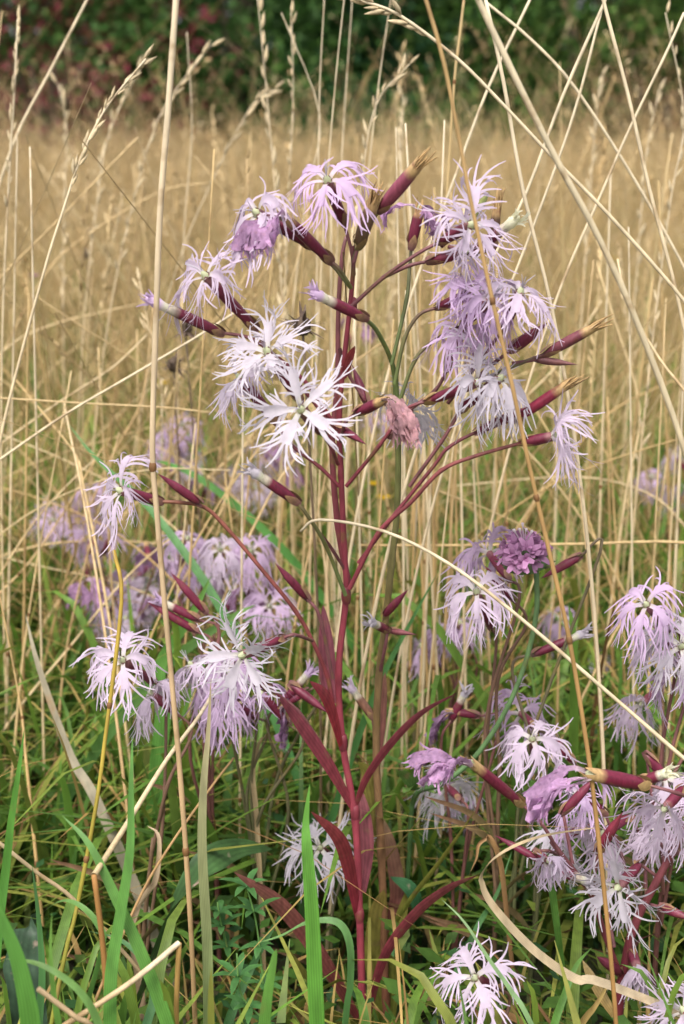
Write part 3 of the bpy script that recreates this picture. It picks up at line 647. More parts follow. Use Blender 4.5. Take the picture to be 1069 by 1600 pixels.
def bloom(root, kind, b, m, rg, cout=WHT, op=1.4, droop=.5, rad=.0024, Ls=.0150, Lb=.016, hw=.0021, ccol=MAR, base=None, bracts=3, skip=(), num=4, rot=None):
    """one flower: throat with stamens > calyx, bracts, petals"""
    b = np.asarray(b, float); m = np.asarray(m, float); a = nz(m - b)
    th = MB()
    x = nz(np.cross(a, np.array((.2, .9, .35)))); y = np.cross(a, x)
    if kind in ('open', 'wilt'):
        th.tube([m - a * .004, m, m + a * .002, m + a * .003], [rad * .6, rad * .74, rad * .5, rad * .2], THROAT * .9 + np.array((-.03, .02, -.06)), 9)
        if kind == 'open':
            for k in range(4):
                an = rg.uniform(0, 6.28); q = x * math.cos(an) + y * math.sin(an)
                th.tube([m + a * .002, m + a * .006 + q * .0015, m + a * .010 + q * .004 + DOWN * .001], [.00025, .00022, .00014], WHT, 4)
    elif kind == 'bud':          # rolled white petals standing out of the calyx
        Lt = np.linalg.norm(m - b) * .38
        P = [m - a * .004, m + a * Lt * .2, m + a * Lt * .5, m + a * Lt * .8, m + a * Lt * 1.05]
        th.tube(P, [rad * .75, rad * .85, rad * 1.05, rad * .75, rad * .25], np.array([THROAT * .95, THROAT, cout, cout, cout * .98]), 10, True, .10)
        n = nz(np.cross(a, x))
        for k in range(14):
            an = rg.uniform(0, 6.28); q = x * math.cos(an) + y * math.sin(an)
            strand(th, m + a * Lt * rg.uniform(.55, .95) + q * rad * .7, nz(a * 1.0 + q * rg.uniform(-.1, .8)), nz(np.cross(q, a)), q, 1, .0055, .0005, .1, cout, cout, rg, False, 4)
    elif kind == 'empty':        # dried remains in the mouth
        for k in range(9):
            an = rg.uniform(0, 6.28); q = x * math.cos(an) + y * math.sin(an)
            P = [m - a * .004 + q * rad * .4, m + a * .003 + q * rad * rg.uniform(.4, .9), m + a * rg.uniform(.006, .012) + q * rad * rg.uniform(.2, 1.4)]
            th.tube(smooth(P, 2), np.linspace(.0007, .0002, 5), TAN * rg.uniform(.6, 1.4), 4)
    else:
        th.tube([m, m + a * .004], [rad * .5, rad * .15], ccol * 1.2, 6)
    fl = th.build('flower', M_PETAL if kind in ('open', 'wilt', 'bud') else M_BRACT, root)
    tee = {'open': 'short', 'wilt': 'dry', 'bud': 'short', 'empty': 'dry', 'closed': 'closed'}[kind]
    tip = {'open': ccol * 1.1 + THROAT * .12, 'wilt': TAN, 'bud': THROAT * .6 + ccol * .4, 'empty': TAN, 'closed': ccol * 1.15 + .01}[kind]
    cm, a, x, y = calyx_mesh(b, m, rad, rg, ccol, base, tee, tip)
    cm.build('calyx', M_CALYX, fl)
    for k in range(bracts):
        an = rg.uniform(-.3, .3) + k * 6.283 / max(1, bracts) + (rot or 0); q = x * math.cos(an) + y * math.sin(an); L = rg.uniform(.0065, .0095)
        u = np.linspace(0, 1, 6)
        P = [b - a * .0018 + a * L * t + q * (rad * (.36 + .50 * min(1, t * 1.4)) + .0003) for t in u]
        wv = rad * .80 * np.sin(np.pi * (u * .72 + .22)) ** 1.2; wv[-1] = .0002
        c = np.array([(base if base is not None else PUR * 1.2 + .02) * (1 - t) + (TAN * .9) * t for t in u]) * rg.uniform(.8, 1.2)
        bm = MB(); bm.ribbon(P, wv, np.cross(a, q), c, .25); bm.build('bract', M_BRACT, fl)
    if kind == 'open':
        r0 = rg.uniform(0, 6.28) if rot is None else rot
        for k in range(5):
            if k in skip: continue
            an = r0 + k * 6.283 / 5 + rg.uniform(-.12, .12); q = x * math.cos(an) + y * math.sin(an)
            pm = MB(); petal(pm, m, a, q, rg, op + rg.uniform(-.15, .15), droop * rg.uniform(.8, 1.2), Lb * rg.uniform(.92, 1.08), Ls, hw, THROAT, None, cout * rg.uniform(.95, 1.04), num)
            pm.build('petal', M_PETAL, fl)
    elif kind == 'wilt':
        for k in range(4):
            an = k * 1.57 + rg.uniform(-.3, .3); q = x * math.cos(an) + y * math.sin(an)
            q = q * .6 + (DOWN - a * DOWN.dot(a)) * .9; q = nz(q - a * q.dot(a))           # withered petals cling together and hang
            pm = MB(); petal(pm, m, a, q, rg, op, droop, Lb * rg.uniform(.85, 1.1), .0055, hw, THROAT * .5 + cout * .5, None, cout * rg.uniform(.75, 1.2), 5, .24, .6)
            pm.build('petal', M_WILT, fl)
    return fl

def stem_part(root, P, r0, r1, c0, c1, name='branch', nodes=True, per=5):
    Q = smooth(P, per); n = len(Q); t = np.linspace(0, 1, n)[:, None]
    R = np.linspace(r0, r1, n)
    if nodes:
        for k in range(per, n - 1, per * 2): R[k] *= 1.15
    mb = MB(); mb.tube(Q, R, np.array(c0) * (1 - t) + np.array(c1) * t, 8)
    return mb.build(name, M_STEM, root)

def leaf(root, P, wmax, c0, c1=None, name='leaf', side=None, fold=.35, mat=None, tipw=.02, per=5, belly=.45):
    Q = smooth(P, per); n = len(Q); u = np.linspace(0, 1, n)
    prof = np.where(u < belly, .45 + .55 * np.sin(u / belly * math.pi / 2), np.cos((u - belly) / (1 - belly) * math.pi / 2) ** .8) + tipw
    c1 = c0 if c1 is None else c1
    t = u[:, None]; col = np.array(c0) * (1 - t) + np.array(c1) * t
    if side is None: side = np.array((1.0, .25, .1))
    mb = MB(); mb.ribbon(Q, wmax * prof, side, col, fold)
    return mb.build(name, mat or M_LEAF, root)

rg = random.Random(21)
def F(root, kind, mouth, foot, Ym, Yb, stem=None, sr=(.00092, .00072), sc0=PUR, sc1=PUR, **kw):
    """flower from photo pixels; stem runs from its foot to the calyx base"""
    m = W(*mouth, Ym); b = W(*foot, Yb)
    fl = bloom(root, kind, b, m, rg, **kw)
    if stem:
        Y0 = stem[0][2] if len(stem[0]) > 2 else .62
        P = [W(p[0], p[1], p[2] if len(p) > 2 else Y0 + (Yb - Y0) * (i + 1) / len(stem)) for i, p in enumerate(stem)] + [b]
        stem_part(root, P, sr[0], sr[1], sc0, sc1)
    return fl

# ---- the tall crimson-stemmed pink
A = thing('fringed_pink', W(570, 1640, .62) * np.array((1, 1, 0)), 'tall fringed pink with crimson stem and leaves, many pale lilac blossoms', 'wildflower')
stem_part(A, [np.array((*W(570, 1650, .62)[:2], -.01))] + path([(566, 1560), (562, 1430), (555, 1280), (536, 1165), (529, 1050), (541, 930), (538, 860), (533, 740), (530, 650), (538, 560), (547, 480), (552, 420), (552, 385)], .62),
          .0021, .0009, np.array((.27, .045, .065)), RED * .85, 'stem')
stem_part(A, path([(545, 915), (528, 820), (519, 700), (527, 600), (529, 480), (535, 400), (541, 370)], .625, .63), .0017, .0008, RED, (0.22, .10, .10))
for (x, y) in ((562, 1430), (555, 1270), (536, 1160), (541, 930), (553, 480), (533, 740)):      # swollen joints
    c = W(x, y, .62); mb = MB(); mb.tube([c - UPV * .004, c - UPV * .0015, c + UPV * .0015, c + UPV * .004], np.array([.0019, .0024, .0024, .0018]) * (1 if y > 800 else .62), RED * .8, 8); mb.build('stem_joint', M_STEM, A)
LR, LR2 = (0.27, .045, .06), (0.22, .055, .075)
leaf(A, path([(552, 1262), (515, 1195), (470, 1130), (432, 1082)], .62, .585), .0032, LR, LR2, side=(.5, .4, .8))
leaf(A, path([(556, 1262), (575, 1215), (615, 1160), (660, 1115), (715, 1083)], .62, .60), .0026, LR, LR2, side=(.5, .5, -.7))
leaf(A, path([(534, 1165), (522, 1115), (508, 1085), (484, 1064)], .615, .59), .0030, (.30, .03, .04), LR, side=(.6, .6, .3))
leaf(A, path([(520, 1100), (512, 1060), (508, 1000), (505, 945)], .63, .64), .0042, LR2, (.2, .06, .08), side=(1, .3, 0))
leaf(A, path([(560, 1432), (548, 1360), (530, 1310), (486, 1268)], .62, .585), .0036, (.28, .03, .05), (.24, .05, .05), side=(.8, .5, .2))
leaf(A, path([(566, 1395), (572, 1330), (568, 1270), (562, 1230)], .635, .65), .0038, LR2, (.24, .07, .08), side=(1, .2, 0))
leaf(A, path([(560, 1590), (500, 1490), (440, 1415), (366, 1363)], .62, .56), .0040, (.22, .05, .05), (.26, .10, .08), side=(.4, .3, .9))
leaf(A, path([(572, 1605), (600, 1500), (650, 1430), (700, 1390), (746, 1368)], .62, .57), .0030, (.26, .04, .06), (.24, .06, .07), side=(.5, .4, -.8))
leaf(A, path([(538, 592), (545, 565), (555, 540)], .61, .60), .0022, LR, (.3, .05, .05), side=(.8, .4, -.2))
leaf(A, path([(545, 900), (520, 860), (500, 830)], .62, .61), .0008, PUR, PUR)
# crown
F(A, 'open', (512, 283), (538, 350), .60, .615, [(553, 430), (550, 395)], cout=LIL * 1.06, op=1.45, droop=.75, ccol=MAR * .9, rot=.3)
F(A, 'open', (402, 333), (488, 385), .60, .62, [(548, 450), (520, 415)], cout=MID, op=1.45, droop=1.1, sc0=GRS, Ls=.0155)
F(A, 'wilt', (444, 338), (516, 408), .595, .61, [(549, 450), (530, 420)], cout=PNK * 1.0, op=.9, droop=1.5, Lb=.026, hw=.0036, ccol=MAR * .85, sc0=GRS)
F(A, 'empty', (650, 262), (594, 328), .60, .61, [(553, 405), (568, 365)], ccol=np.array((.22, .05, .08)), rad=.0029, Ls=.01, sc0=GRS, sc1=(.2, .16, .05))
F(A, 'empty', (583, 318), (560, 384), .602, .61, [(553, 410)], ccol=np.array((.15, .09, .05)), rad=.0030, base=np.array((.2, .16, .06)))
F(A, 'bud', (510, 468), (570, 497), .60, .61, [(622, 690, .63), (617, 585, .63), (592, 522, .62)], cout=LIL * 1.05, sc0=GRS, sc1=GRS, sr=(.0013, .0009))
F(A, 'bud', (262, 482), (345, 520), .60, .61, [(524, 665), (480, 600), (430, 555), (390, 528)], cout=LIL * 1.1, sc0=RED)
F(A, 'open', (322, 432), (398, 512), .60, .615, [(526, 672), (500, 640), (450, 580), (415, 540)], cout=MID, op=1.55, droop=.5, sc0=RED)
# white trio at the left
F(A, 'open', (470, 640), (503, 676), .565, .60, [(528, 725), (518, 700)], cout=WHT * 1.05, op=1.5, droop=.05, Lb=.017, Ls=.0140, hw=.0025, sc0=RED, rot=1.25)
F(A, 'open', (418, 550), (468, 626), .59, .605, [(527, 700), (500, 665)], cout=WHT * 1.04, op=1.3, droop=.18, sc0=RED, rot=.8, Lb=.014, Ls=.0125)
F(A, 'open', (376, 592), (432, 660), .62, .62, [(530, 760), (500, 730), (455, 695)], cout=WHT * .7 + LIL * .32, op=1.4, droop=.8, sc0=RED, Lb=.014, Ls=.012)
F(A, 'bud', (410, 747), (464, 784), .595, .60, [(540, 930), (508, 850), (480, 805)], cout=WHT * .97, sc0=GRS, sc1=(.15, .10, .05), sr=(.0010, .0008))
F(A, 'closed', (560, 596), (572, 628), .63, .625, [(531, 545), (545, 585)], rad=.0020, bracts=2)
F(A, 'closed', (553, 682), (528, 666), .60, .61, None, rad=.0018, bracts=1)
F(A, 'wilt', (596, 627), (556, 646), .59, .60, [(532, 690), (540, 660)], cout=BRN * 1.05, op=.4, droop=1.9, Lb=.025, hw=.0034)
# right-hand blossoms
F(A, 'open', (735, 352), (688, 378), .595, .61, [(548, 480), (600, 433), (655, 395)], cout=MID, op=1.5, droop=.25, Ls=.0155)
F(A, 'open', (722, 395), (672, 408), .61, .615, [(600, 433), (640, 415)], cout=MID, op=1.5, droop=.8)
F(A, 'wilt', (655, 330), (643, 385), .63, .63, [(612, 570), (635, 470), (640, 420)], cout=PNK * 1.05, op=1.6, droop=1.3, Lb=.022, hw=.0036, sc0=GRS, sc1=(.15, .13, .08))
F(A, 'closed', (752, 318), (728, 352), .64, .63, [(690, 385), (710, 368)], rad=.0022, ccol=np.array((.14, .15, .04)))
F(A, 'empty', (776, 330), (770, 386), .62, .62, [(700, 385), (742, 398)], ccol=np.array((.11, .06, .035)), rad=.0022)
F(A, 'bud', (790, 355), (738, 395), .61, .62, [(670, 408), (705, 402)], cout=THROAT * 1.05, rad=.0024)
F(A, 'open', (738, 458), (685, 480), .60, .615, [(617, 600), (632, 530), (655, 492)], cout=LIL * 1.02, op=1.5, droop=.95, sc0=GRS, sc1=PUR)
F(A, 'open', (765, 470), (720, 510), .595, .61, [(620, 640), (650, 560), (690, 525)], cout=LIL * 1.04, op=1.6, droop=1.1, sc0=GRS, sc1=PUR, Ls=.0155)
F(A, 'open', (722, 515), (700, 575), .61, .62, [(640, 640), (680, 610)], cout=LIL * 1.0, op=1.5, droop=1.0)
F(A, 'open', (812, 458), (786, 516), .60, .605, [(700, 630), (752, 560)], cout=MID, op=1.55, droop=.7, rot=.2)
F(A, 'closed', (832, 522), (800, 546), .61, .615, [(745, 590), (775, 565)], rad=.0026)
F(A, 'empty', (922, 515), (852, 553), .615, .62, [(760, 590), (815, 567)], ccol=np.array((.17, .045, .06)), sc0=GRS)
F(A, 'closed', (872, 566), (838, 562), .62, .62, [(800, 568)], rad=.0017, bracts=2, ccol=np.array((.2, .08, .08)))
F(A, 'open', (745, 598), (668, 627), .595, .61, [(541, 760), (590, 700), (630, 645), (650, 632)], cout=WHT, op=1.45, droop=.7, Ls=.0155, base=TAN, sc0=RED)
F(A, 'empty', (880, 605), (806, 655), .605, .61, [(560, 880), (620, 800), (678, 728), (700, 700), (745, 675)], ccol=np.array((.22, .02, .045)), sc0=RED)
F(A, 'open', (862, 682), (815, 692), .60, .605, [(546, 920), (592, 832), (642, 785), (690, 735), (745, 712)], cout=MID * 1.06, op=1.25, droop=.5, Lb=.0165, Ls=.0165, base=TAN, sc0=RED, sc1=(.24, .08, .07), sr=(.0011, .0008))
F(A, 'open', (640, 640), (610, 680), .65, .64, None, cout=WHT * .95, op=1.4, droop=.6)
F(A, 'closed', (800, 648), (745, 675), .60, .608, None, rad=.0020, bracts=2)
F(A, 'open', (780, 592), (720, 640), .60, .612, [(640, 760), (690, 690)], cout=WHT * .98, op=1.5, droop=.9, Ls=.0155)
# left side branch
F(A, 'open', (190, 767), (250, 784), .595, .605, [(520, 1096), (510, 1052), (488, 1001), (462, 955), (412, 893), (349, 819), (318, 792), (280, 785)], cout=MID * 1.02, op=1.5, droop=.75, sc0=RED, sc1=(.24, .10, .06), sr=(.0011, .0008))
F(A, 'closed', (272, 758), (312, 786), .60, .603, None, rad=.0020, bracts=2)
F(A, 'closed', (448, 900), (480, 935), .60, .605, [(520, 1060), (500, 965)], rad=.0019, bracts=2)
F(A, 'open', (380, 1023), (440, 998), .575, .595, [(488, 1001, .61), (460, 992)], cout=WHT * 1.04, op=1.5, droop=.12, Lb=.017, Ls=.0140, hw=.0025, rot=.4)
F(A, 'open', (362, 1050), (420, 1075), .60, .61, [(500, 1160), (465, 1110)], cout=LIL * 1.03, op=1.5, droop=1.0)
F(A, 'closed', (492, 1098), (455, 1070), .63, .635, None, rad=.0022, bracts=2)

# ---- the second stem close behind it
B = thing('fringed_pink', W(607, 1640, .66) * np.array((1, 1, 0)), 'fringed pink with greenish brown stem standing close behind the crimson-stemmed one', 'wildflower')
OLV = np.array((.22, .12, .06))
stem_part(B, [np.array((*W(607, 1650, .66)[:2], -.01))] + path([(603, 1560), (600, 1470), (596, 1330), (588, 1180), (592, 1060), (602, 975), (612, 880), (621, 790), (622, 690), (617, 585)], .66, .635), .0024, .0013, (.26, .09, .06), GRS, 'stem')
F(B, 'bud', (586, 975), (606, 985), .63, .64, [(592, 1060, .65), (602, 1010)], cout=WHT * .95, rad=.0022)
F(B, 'closed', (622, 938), (600, 962), .64, .645, None, rad=.0020, bracts=2)
F(B, 'closed', (628, 988), (608, 985), .64, .645, None, rad=.0016, bracts=2, ccol=np.array((.22, .07, .08)))
F(B, 'bud', (556, 1085), (582, 1120), .66, .66, [(590, 1180, .66)], cout=MID, rad=.0022, ccol=np.array((.25, .12, .08)))
YG = (.20, .22, .04); YG2 = (.26, .24, .05)
leaf(B, path([(600, 1600), (588, 1510), (592, 1430), (600, 1390)], .66, .65), .0058, YG, (.30, .22, .06), side=(1, .2, 0))
leaf(B, path([(612, 1610), (618, 1520), (622, 1450), (640, 1380)], .66, .67), .0045, YG, YG2, side=(1, .2, 0))
leaf(B, path([(600, 1475), (640, 1410), (690, 1345), (746, 1263)], .66, .64), .0019, YG, YG2, side=(.6, .5, -.6))
leaf(B, path([(588, 1600), (520, 1590), (490, 1545), (448, 1480)], .65, .60), .0036, YG, (.30, .28, .06), side=(.4, .3, .8))
leaf(B, path([(596, 1340), (585, 1260), (575, 1210), (560, 1190)], .66, .65), .0036, (.2, .16, .05), YG2, side=(1, .3, 0))
leaf(B, path([(590, 1180), (592, 1120), (602, 1050)], .66, .67), .0036, (.25, .08, .07), (.22, .10, .07), side=(1, .3, 0))
leaf(B, path([(600, 1470), (620, 1400), (612, 1330), (600, 1280)], .67, .69), .0040, (.24, .07, .07), (.2, .12, .06), side=(1, .1, 0))
leaf(B, path([(612, 1620), (660, 1560), (690, 1510), (660, 1440)], .66, .69), .0045, (.28, .16, .06), (.25, .17, .06), side=(1, .2, .2))
leaf(B, path([(620, 1620), (680, 1590), (730, 1545), (700, 1480)], .67, .72), .0040, YG, (.22, .2, .05), side=(1, .2, .2))

# ---- the pink at the lower right
C = thing('fringed_pink', W(962, 1650, .58) * np.array((1, 1, 0)), 'fringed pink with forked dark red stem and crowded white and mauve blossoms', 'wildflower')
cb = W(968, 1560, .58)
stem_part(C, [np.array((cb[0], cb[1], -.01))] + path([(968, 1560), (972, 1530)], .58), .0024, .0020, RED * .8, RED * .8, 'stem')
stem_part(C, path([(972, 1530), (990, 1450), (1030, 1370), (1069, 1300), (1100, 1235)], .58, .57), .0021, .0016, RED * .85, PUR)
stem_part(C, path([(972, 1530), (945, 1460), (925, 1400), (900, 1365), (862, 1315)], .58, .57), .0015, .0012, RED * .8, PUR)
F(C, 'wilt', (738, 1193), (815, 1256), .55, .565, [(870, 1325, .57), (845, 1285)], cout=PNK * 1.0, op=.35, droop=.75, Lb=.030, base=TAN, ccol=np.array((.14, .012, .034)), hw=.0034)
F(C, 'wilt', (925, 1210), (1010, 1226), .53, .54, [(1110, 1260, .57), (1060, 1240)], cout=PNK * 1.0, op=.35, droop=.75, Lb=.036, base=TAN, ccol=np.array((.14, .012, .034)), rad=.0032, hw=.0042)
F(C, 'open', (966, 1386), (1000, 1350), .555, .575, [(1030, 1372, .577)], cout=WHT * 1.03, op=1.45, droop=.15, Lb=.017, Ls=.0140, hw=.0025)
F(C, 'bud', (905, 1372), (850, 1352), .57, .57, None, cout=WHT, ccol=np.array((.17, .03, .06)))
F(C, 'open', (856, 1345), (838, 1330), .56, .57, [(880, 1340), (858, 1330)], cout=MID, op=1.0, droop=.7, Lb=.008, Ls=.008, rad=.0016, num=4)
F(C, 'open', (905, 1245), (945, 1270), .60, .60, [(985, 1460, .585), (975, 1350)], cout=LIL * 1.05, op=1.5, droop=.8)
F(C, 'open', (945, 1300), (985, 1275), .60, .61, [(1010, 1400, .585), (1005, 1320)], cout=MID, op=1.5, droop=.5)
F(C, 'open', (1040, 1262), (1069, 1230), .57, .58, [(1080, 1280, .572)], cout=MID, op=1.5, droop=.6)
F(C, 'open', (1030, 1300), (1060, 1330), .60, .60, [(1050, 1340, .59)], cout=MID, op=1.5, droop=.4)
F(C, 'open', (885, 1310), (915, 1290), .62, .62, [(960, 1480, .6), (935, 1350)], cout=WHT * .97, op=1.5, droop=.5)
F(C, 'open', (1040, 1215), (1010, 1180), .62, .62, [(1040, 1360, .6), (1020, 1250)], cout=MID, op=1.5, droop=.6)
F(C, 'open', (995, 1510), (985, 1480), .57, .58, [(972, 1530, .58), (980, 1500)], cout=MID, op=.9, droop=1.0, Lb=.010, Ls=.010, num=3)
F(C, 'closed', (945, 1503), (970, 1520), .57, .578, None, rad=.0024, bracts=2)
F(C, 'closed', (1060, 1428), (1035, 1418), .57, .575, [(1010, 1412, .58)], rad=.0022, bracts=2)
F(C, 'bud', (1035, 1210), (1000, 1222), .55, .555, None, cout=THROAT * 1.1)
F(C, 'closed', (960, 1290), (935, 1330), .57, .575, [(925, 1395, .577)], rad=.0024, ccol=np.array((.19, .02, .04)))
F(C, 'closed', (912, 1235), (880, 1270), .58, .58, [(895, 1350, .575)], rad=.0022)
F(C, 'closed', (800, 1320), (845, 1345), .575, .57, None, rad=.0017, bracts=2)
leaf(C, path([(985, 1500), (1000, 1470), (1040, 1455)], .58, .57), .0012, PUR, PUR)
leaf(C, path([(968, 1600), (930, 1540), (910, 1500)], .58, .6), .0026, (.36, .24, .08), (.42, .30, .12))

# ---- further pinks: blossoms traced, stems carried down to the soil
def pink(label, foot, Y, blooms, group=None, stemcol=None, seed=1):
    """foot: photo column of the stem's foot; blooms: (kind, mouth, base, colour, op, droop, dYmouth)"""
    g = random.Random(seed)
    if stemcol is None: stemcol = (np.array((.15, .09, .055)), np.array((.11, .12, .05)), np.array((.17, .07, .06)))[seed % 3]
    fx = W(foot, 1000, Y)[0]
    root = thing('fringed_pink', (fx, Y, 0), label, 'wildflower', group)
    zs = [W(*b[2], Y)[2] for b in blooms]; fork = max(.03, min(zs) - .07)
    mx = np.mean([W(*b[2], Y)[0] for b in blooms])
    top = np.array((fx * .4 + mx * .6, Y, fork))
    stem_part(root, [np.array((fx, Y, -.01)), np.array((fx * .8 + mx * .2, Y + .004, fork * .5)), top], .0015, .0011, stemcol * 1.1, stemcol, 'stem')
    for (kind, mo, ba, co, op, dr, dy) in blooms:
        b = W(*ba, Y); m = W(*mo, Y + dy)
        bloom(root, kind, b, m, g, cout=co, op=op, droop=dr, bracts=2, rad=.0022, num=4, **(dict(Lb=.024, hw=.0034) if kind == 'wilt' else {}))
        f = g.uniform(.45, 1.0); st = np.array((fx, Y, -.01)) * (1 - f) + top * f; dn = nz(b - m)      # forks leave the stem at uneven heights
        stem_part(root, [st, st * .55 + b * .45 + np.array((g.uniform(-.010, .010), g.uniform(-.01, .01), .006)), b + dn * .012 + DOWN * .004, b], .0010, .0007, stemcol, stemcol * .5 + PUR * .5)
    for k in range(3):
        z = fork * (.25 + .22 * k); s = 1 if k % 2 else -1
        p = np.array((fx, Y, z)); leaf(root, [p, p + np.array((s * .015, -.004, .018)), p + np.array((s * .04, -.008, .03))], .0017, (.14, .13, .05), (.2, .1, .06))
    return root

pink('small fringed pink with one shaggy pale blossom left of the thick upright straw', 190, .64,
     [('open', (192, 1032), (240, 1066), MID * 1.02, 1.5, .6, -.02), ('open', (238, 1085), (270, 1110), MID, 1.6, 1.2, 0)], seed=3)
pink('fringed pink with drooping lilac fringes hanging behind the white lower left blossom', 400, .68,
     [('open', (345, 1090), (400, 1120), LIL * 1.02, 1.6, 1.2, -.02), ('open', (330, 1060), (372, 1090), LIL * 1.05, 1.5, 1.1, 0), ('open', (410, 1085), (450, 1130), LIL, 1.5, 1.3, 0), ('wilt', (445, 1100), (480, 1080), PNK * 1.0, 1.2, 1.3, 0),
      ('bud', (475, 1060), (440, 1100), LIL * .95, 1, 1, 0), ('open', (300, 1040), (330, 1075), MID, 1.6, 1.0, 0)], seed=4)
pink('fringed pink with a group of slim maroon buds and one opening blossom', 330, .70,
     [('closed', (285, 915), (320, 955), LIL, 1, 1, 0), ('bud', (262, 945), (310, 968), LIL * .9, 1, 1, 0), ('closed', (255, 955), (305, 985), LIL, 1, 1, 0)], seed=5)
pink('fringed pink with a full pale lilac blossom below the arching pale stalk', 790, .66,
     [('open', (745, 925), (768, 982), MID * 1.02, 1.5, .75, -.02), ('open', (765, 865), (795, 905), LIL * .95, 1.5, 1.0, .02), ('closed', (775, 905), (800, 935), LIL, 1, 1, 0)], seed=6)
pink('fringed pink with one long white bud under the scabious head', 800, .66, [('bud', (895, 997), (835, 1022), WHT * .98, 1, 1, 0), ('closed', (870, 890), (905, 870), LIL, 1, 1, 0)], seed=7)
pink('fringed pink with pinkish drooping blossoms and white ones at the right edge', 1060, .64,
     [('open', (1010, 945), (1050, 985), LIL * 1.04, 1.5, .9, -.02), ('open', (1020, 985), (1055, 1010), MID, 1.6, 1.0, 0), ('open', (1065, 1010), (1085, 1040), WHT * .97, 1.5, .6, -.02), ('open', (1060, 1050), (1085, 1080), LIL, 1.5, .8, 0)], seed=8)
pink('fringed pink with a single small ragged blossom under the arching stalk', 1020, .70, [('open', (1003, 1100), (1025, 1080), MID, 1.0, .9, -.02)], seed=9)
pink('fringed pink with a shaggy lilac blossom above the large wilted ones', 850, .66,
     [('open', (832, 1155), (840, 1205), MID * 1.02, 1.5, .8, -.02), ('open', (815, 1115), (840, 1140), LIL, 1.5, .9, .02), ('closed', (868, 1158), (895, 1190), LIL, 1, 1, 0)], seed=10)
pink('fringed pink with a closed mauve wilted blossom beside the curved green scabious stem', 720, .68,
     [('wilt', (712, 1112), (745, 1118), PNK * 1.0, .6, 1.5, 0), ('bud', (722, 1092), (705, 1125), WHT * .95, 1, 1, 0), ('open', (700, 1230), (720, 1250), WHT * .9, 1.5, .7, .02)], seed=11)
pink('low fringed pink with one lilac blossom lying among dark grass', 800, .55, [('open', (742, 1528), (780, 1545), MID * 1.02, 1.5, .6, -.015)], seed=12)
pink('low fringed pink with a small white blossom behind the bright green blade', 520, .68, [('open', (500, 1325), (525, 1345), WHT * .9, 1.5, .5, -.02)], seed=13)
pink('fringed pink with faded lilac blossoms behind the ripe straw right of the crimson stem', 700, .85,
     [('open', (690, 985), (705, 1020), LIL * .95, 1.5, 1.0, 0), ('open', (720, 975), (735, 1010), LIL * .95, 1.5, 1.0, 0), ('open', (660, 1010), (690, 1040), LIL * .9, 1.5, 1.0, 0)], seed=14)
pink('fringed pink with a corner blossom at the lower right edge', 1080, .52, [('open', (1069, 1580), (1085, 1600), MID, 1.5, .5, 0)], seed=15)
# blurred pinks further back
g3 = random.Random(9)
def back(label, foot, Y, spots, seed):
    bl = []
    for (x, y) in spots:
        dx = g3.uniform(-25, 25)
        kd = g3.choice(('open', 'open', 'open', 'open', 'wilt', 'bud', 'empty'))
        bl.append((kd, (x + g3.uniform(-12, 12), y + g3.uniform(-14, 14)), (x + dx, y + g3.uniform(22, 45)), PNK * .95 if kd == 'wilt' else g3.choice((LIL * .9, MID * .9, MID, LIL)), g3.uniform(1.2, 1.6), g3.uniform(.5, 1.5), g3.uniform(-.03, .02)))
    pink(label, foot, Y, bl, 'blurred pinks behind', None, seed)
back('blurred fringed pink behind the buds, its lilac blossoms crowding the gap left of the stem', 350, .88, [(350, 868), (385, 905), (330, 905), (300, 850), (400, 850), (360, 930), (430, 935)], 41)
back('blurred fringed pink with many lilac blossoms behind the thick upright straw', 215, 1.0, [(150, 880), (200, 905), (235, 870), (175, 930), (225, 930), (130, 850), (160, 960)], 42)
back('blurred fringed pink leaning into the thick upright straw, lilac blossoms thinning out', 190, .94, [(185, 820), (240, 845), (265, 890), (120, 905), (205, 960), (145, 835), (255, 935)], 51)
back('blurred fringed pink with pale blossoms beyond the left-hand side branch', 120, 1.15, [(110, 790), (130, 820), (95, 810), (150, 780)], 43)
back('blurred fringed pink with whitish blossoms below the upper left buds', 270, 1.2, [(255, 690), (275, 700), (305, 730), (320, 770), (285, 670)], 44)
back('blurred fringed pink with whitish blossoms below the white trio', 420, 1.2, [(410, 700), (440, 690), (395, 760), (370, 740), (455, 720)], 45)
back('blurred fringed pink with faint blossoms behind the main forks', 560, 1.25, [(560, 515), (600, 640), (580, 835), (545, 850)], 46)
back('blurred fringed pink with faint blossoms beyond the far right straw', 1050, 1.25, [(1030, 740), (1060, 720), (1055, 760)], 47)
back('blurred fringed pink with small lilac blossoms beyond the scabious stem', 900, 1.0, [(940, 1030), (960, 1060), (880, 960), (915, 1080)], 48)
back('blurred fringed pink with lilac blossoms deep in the grass under the mauve wilted ones', 740, .80, [(690, 1250), (730, 1235), (770, 1290)], 49)

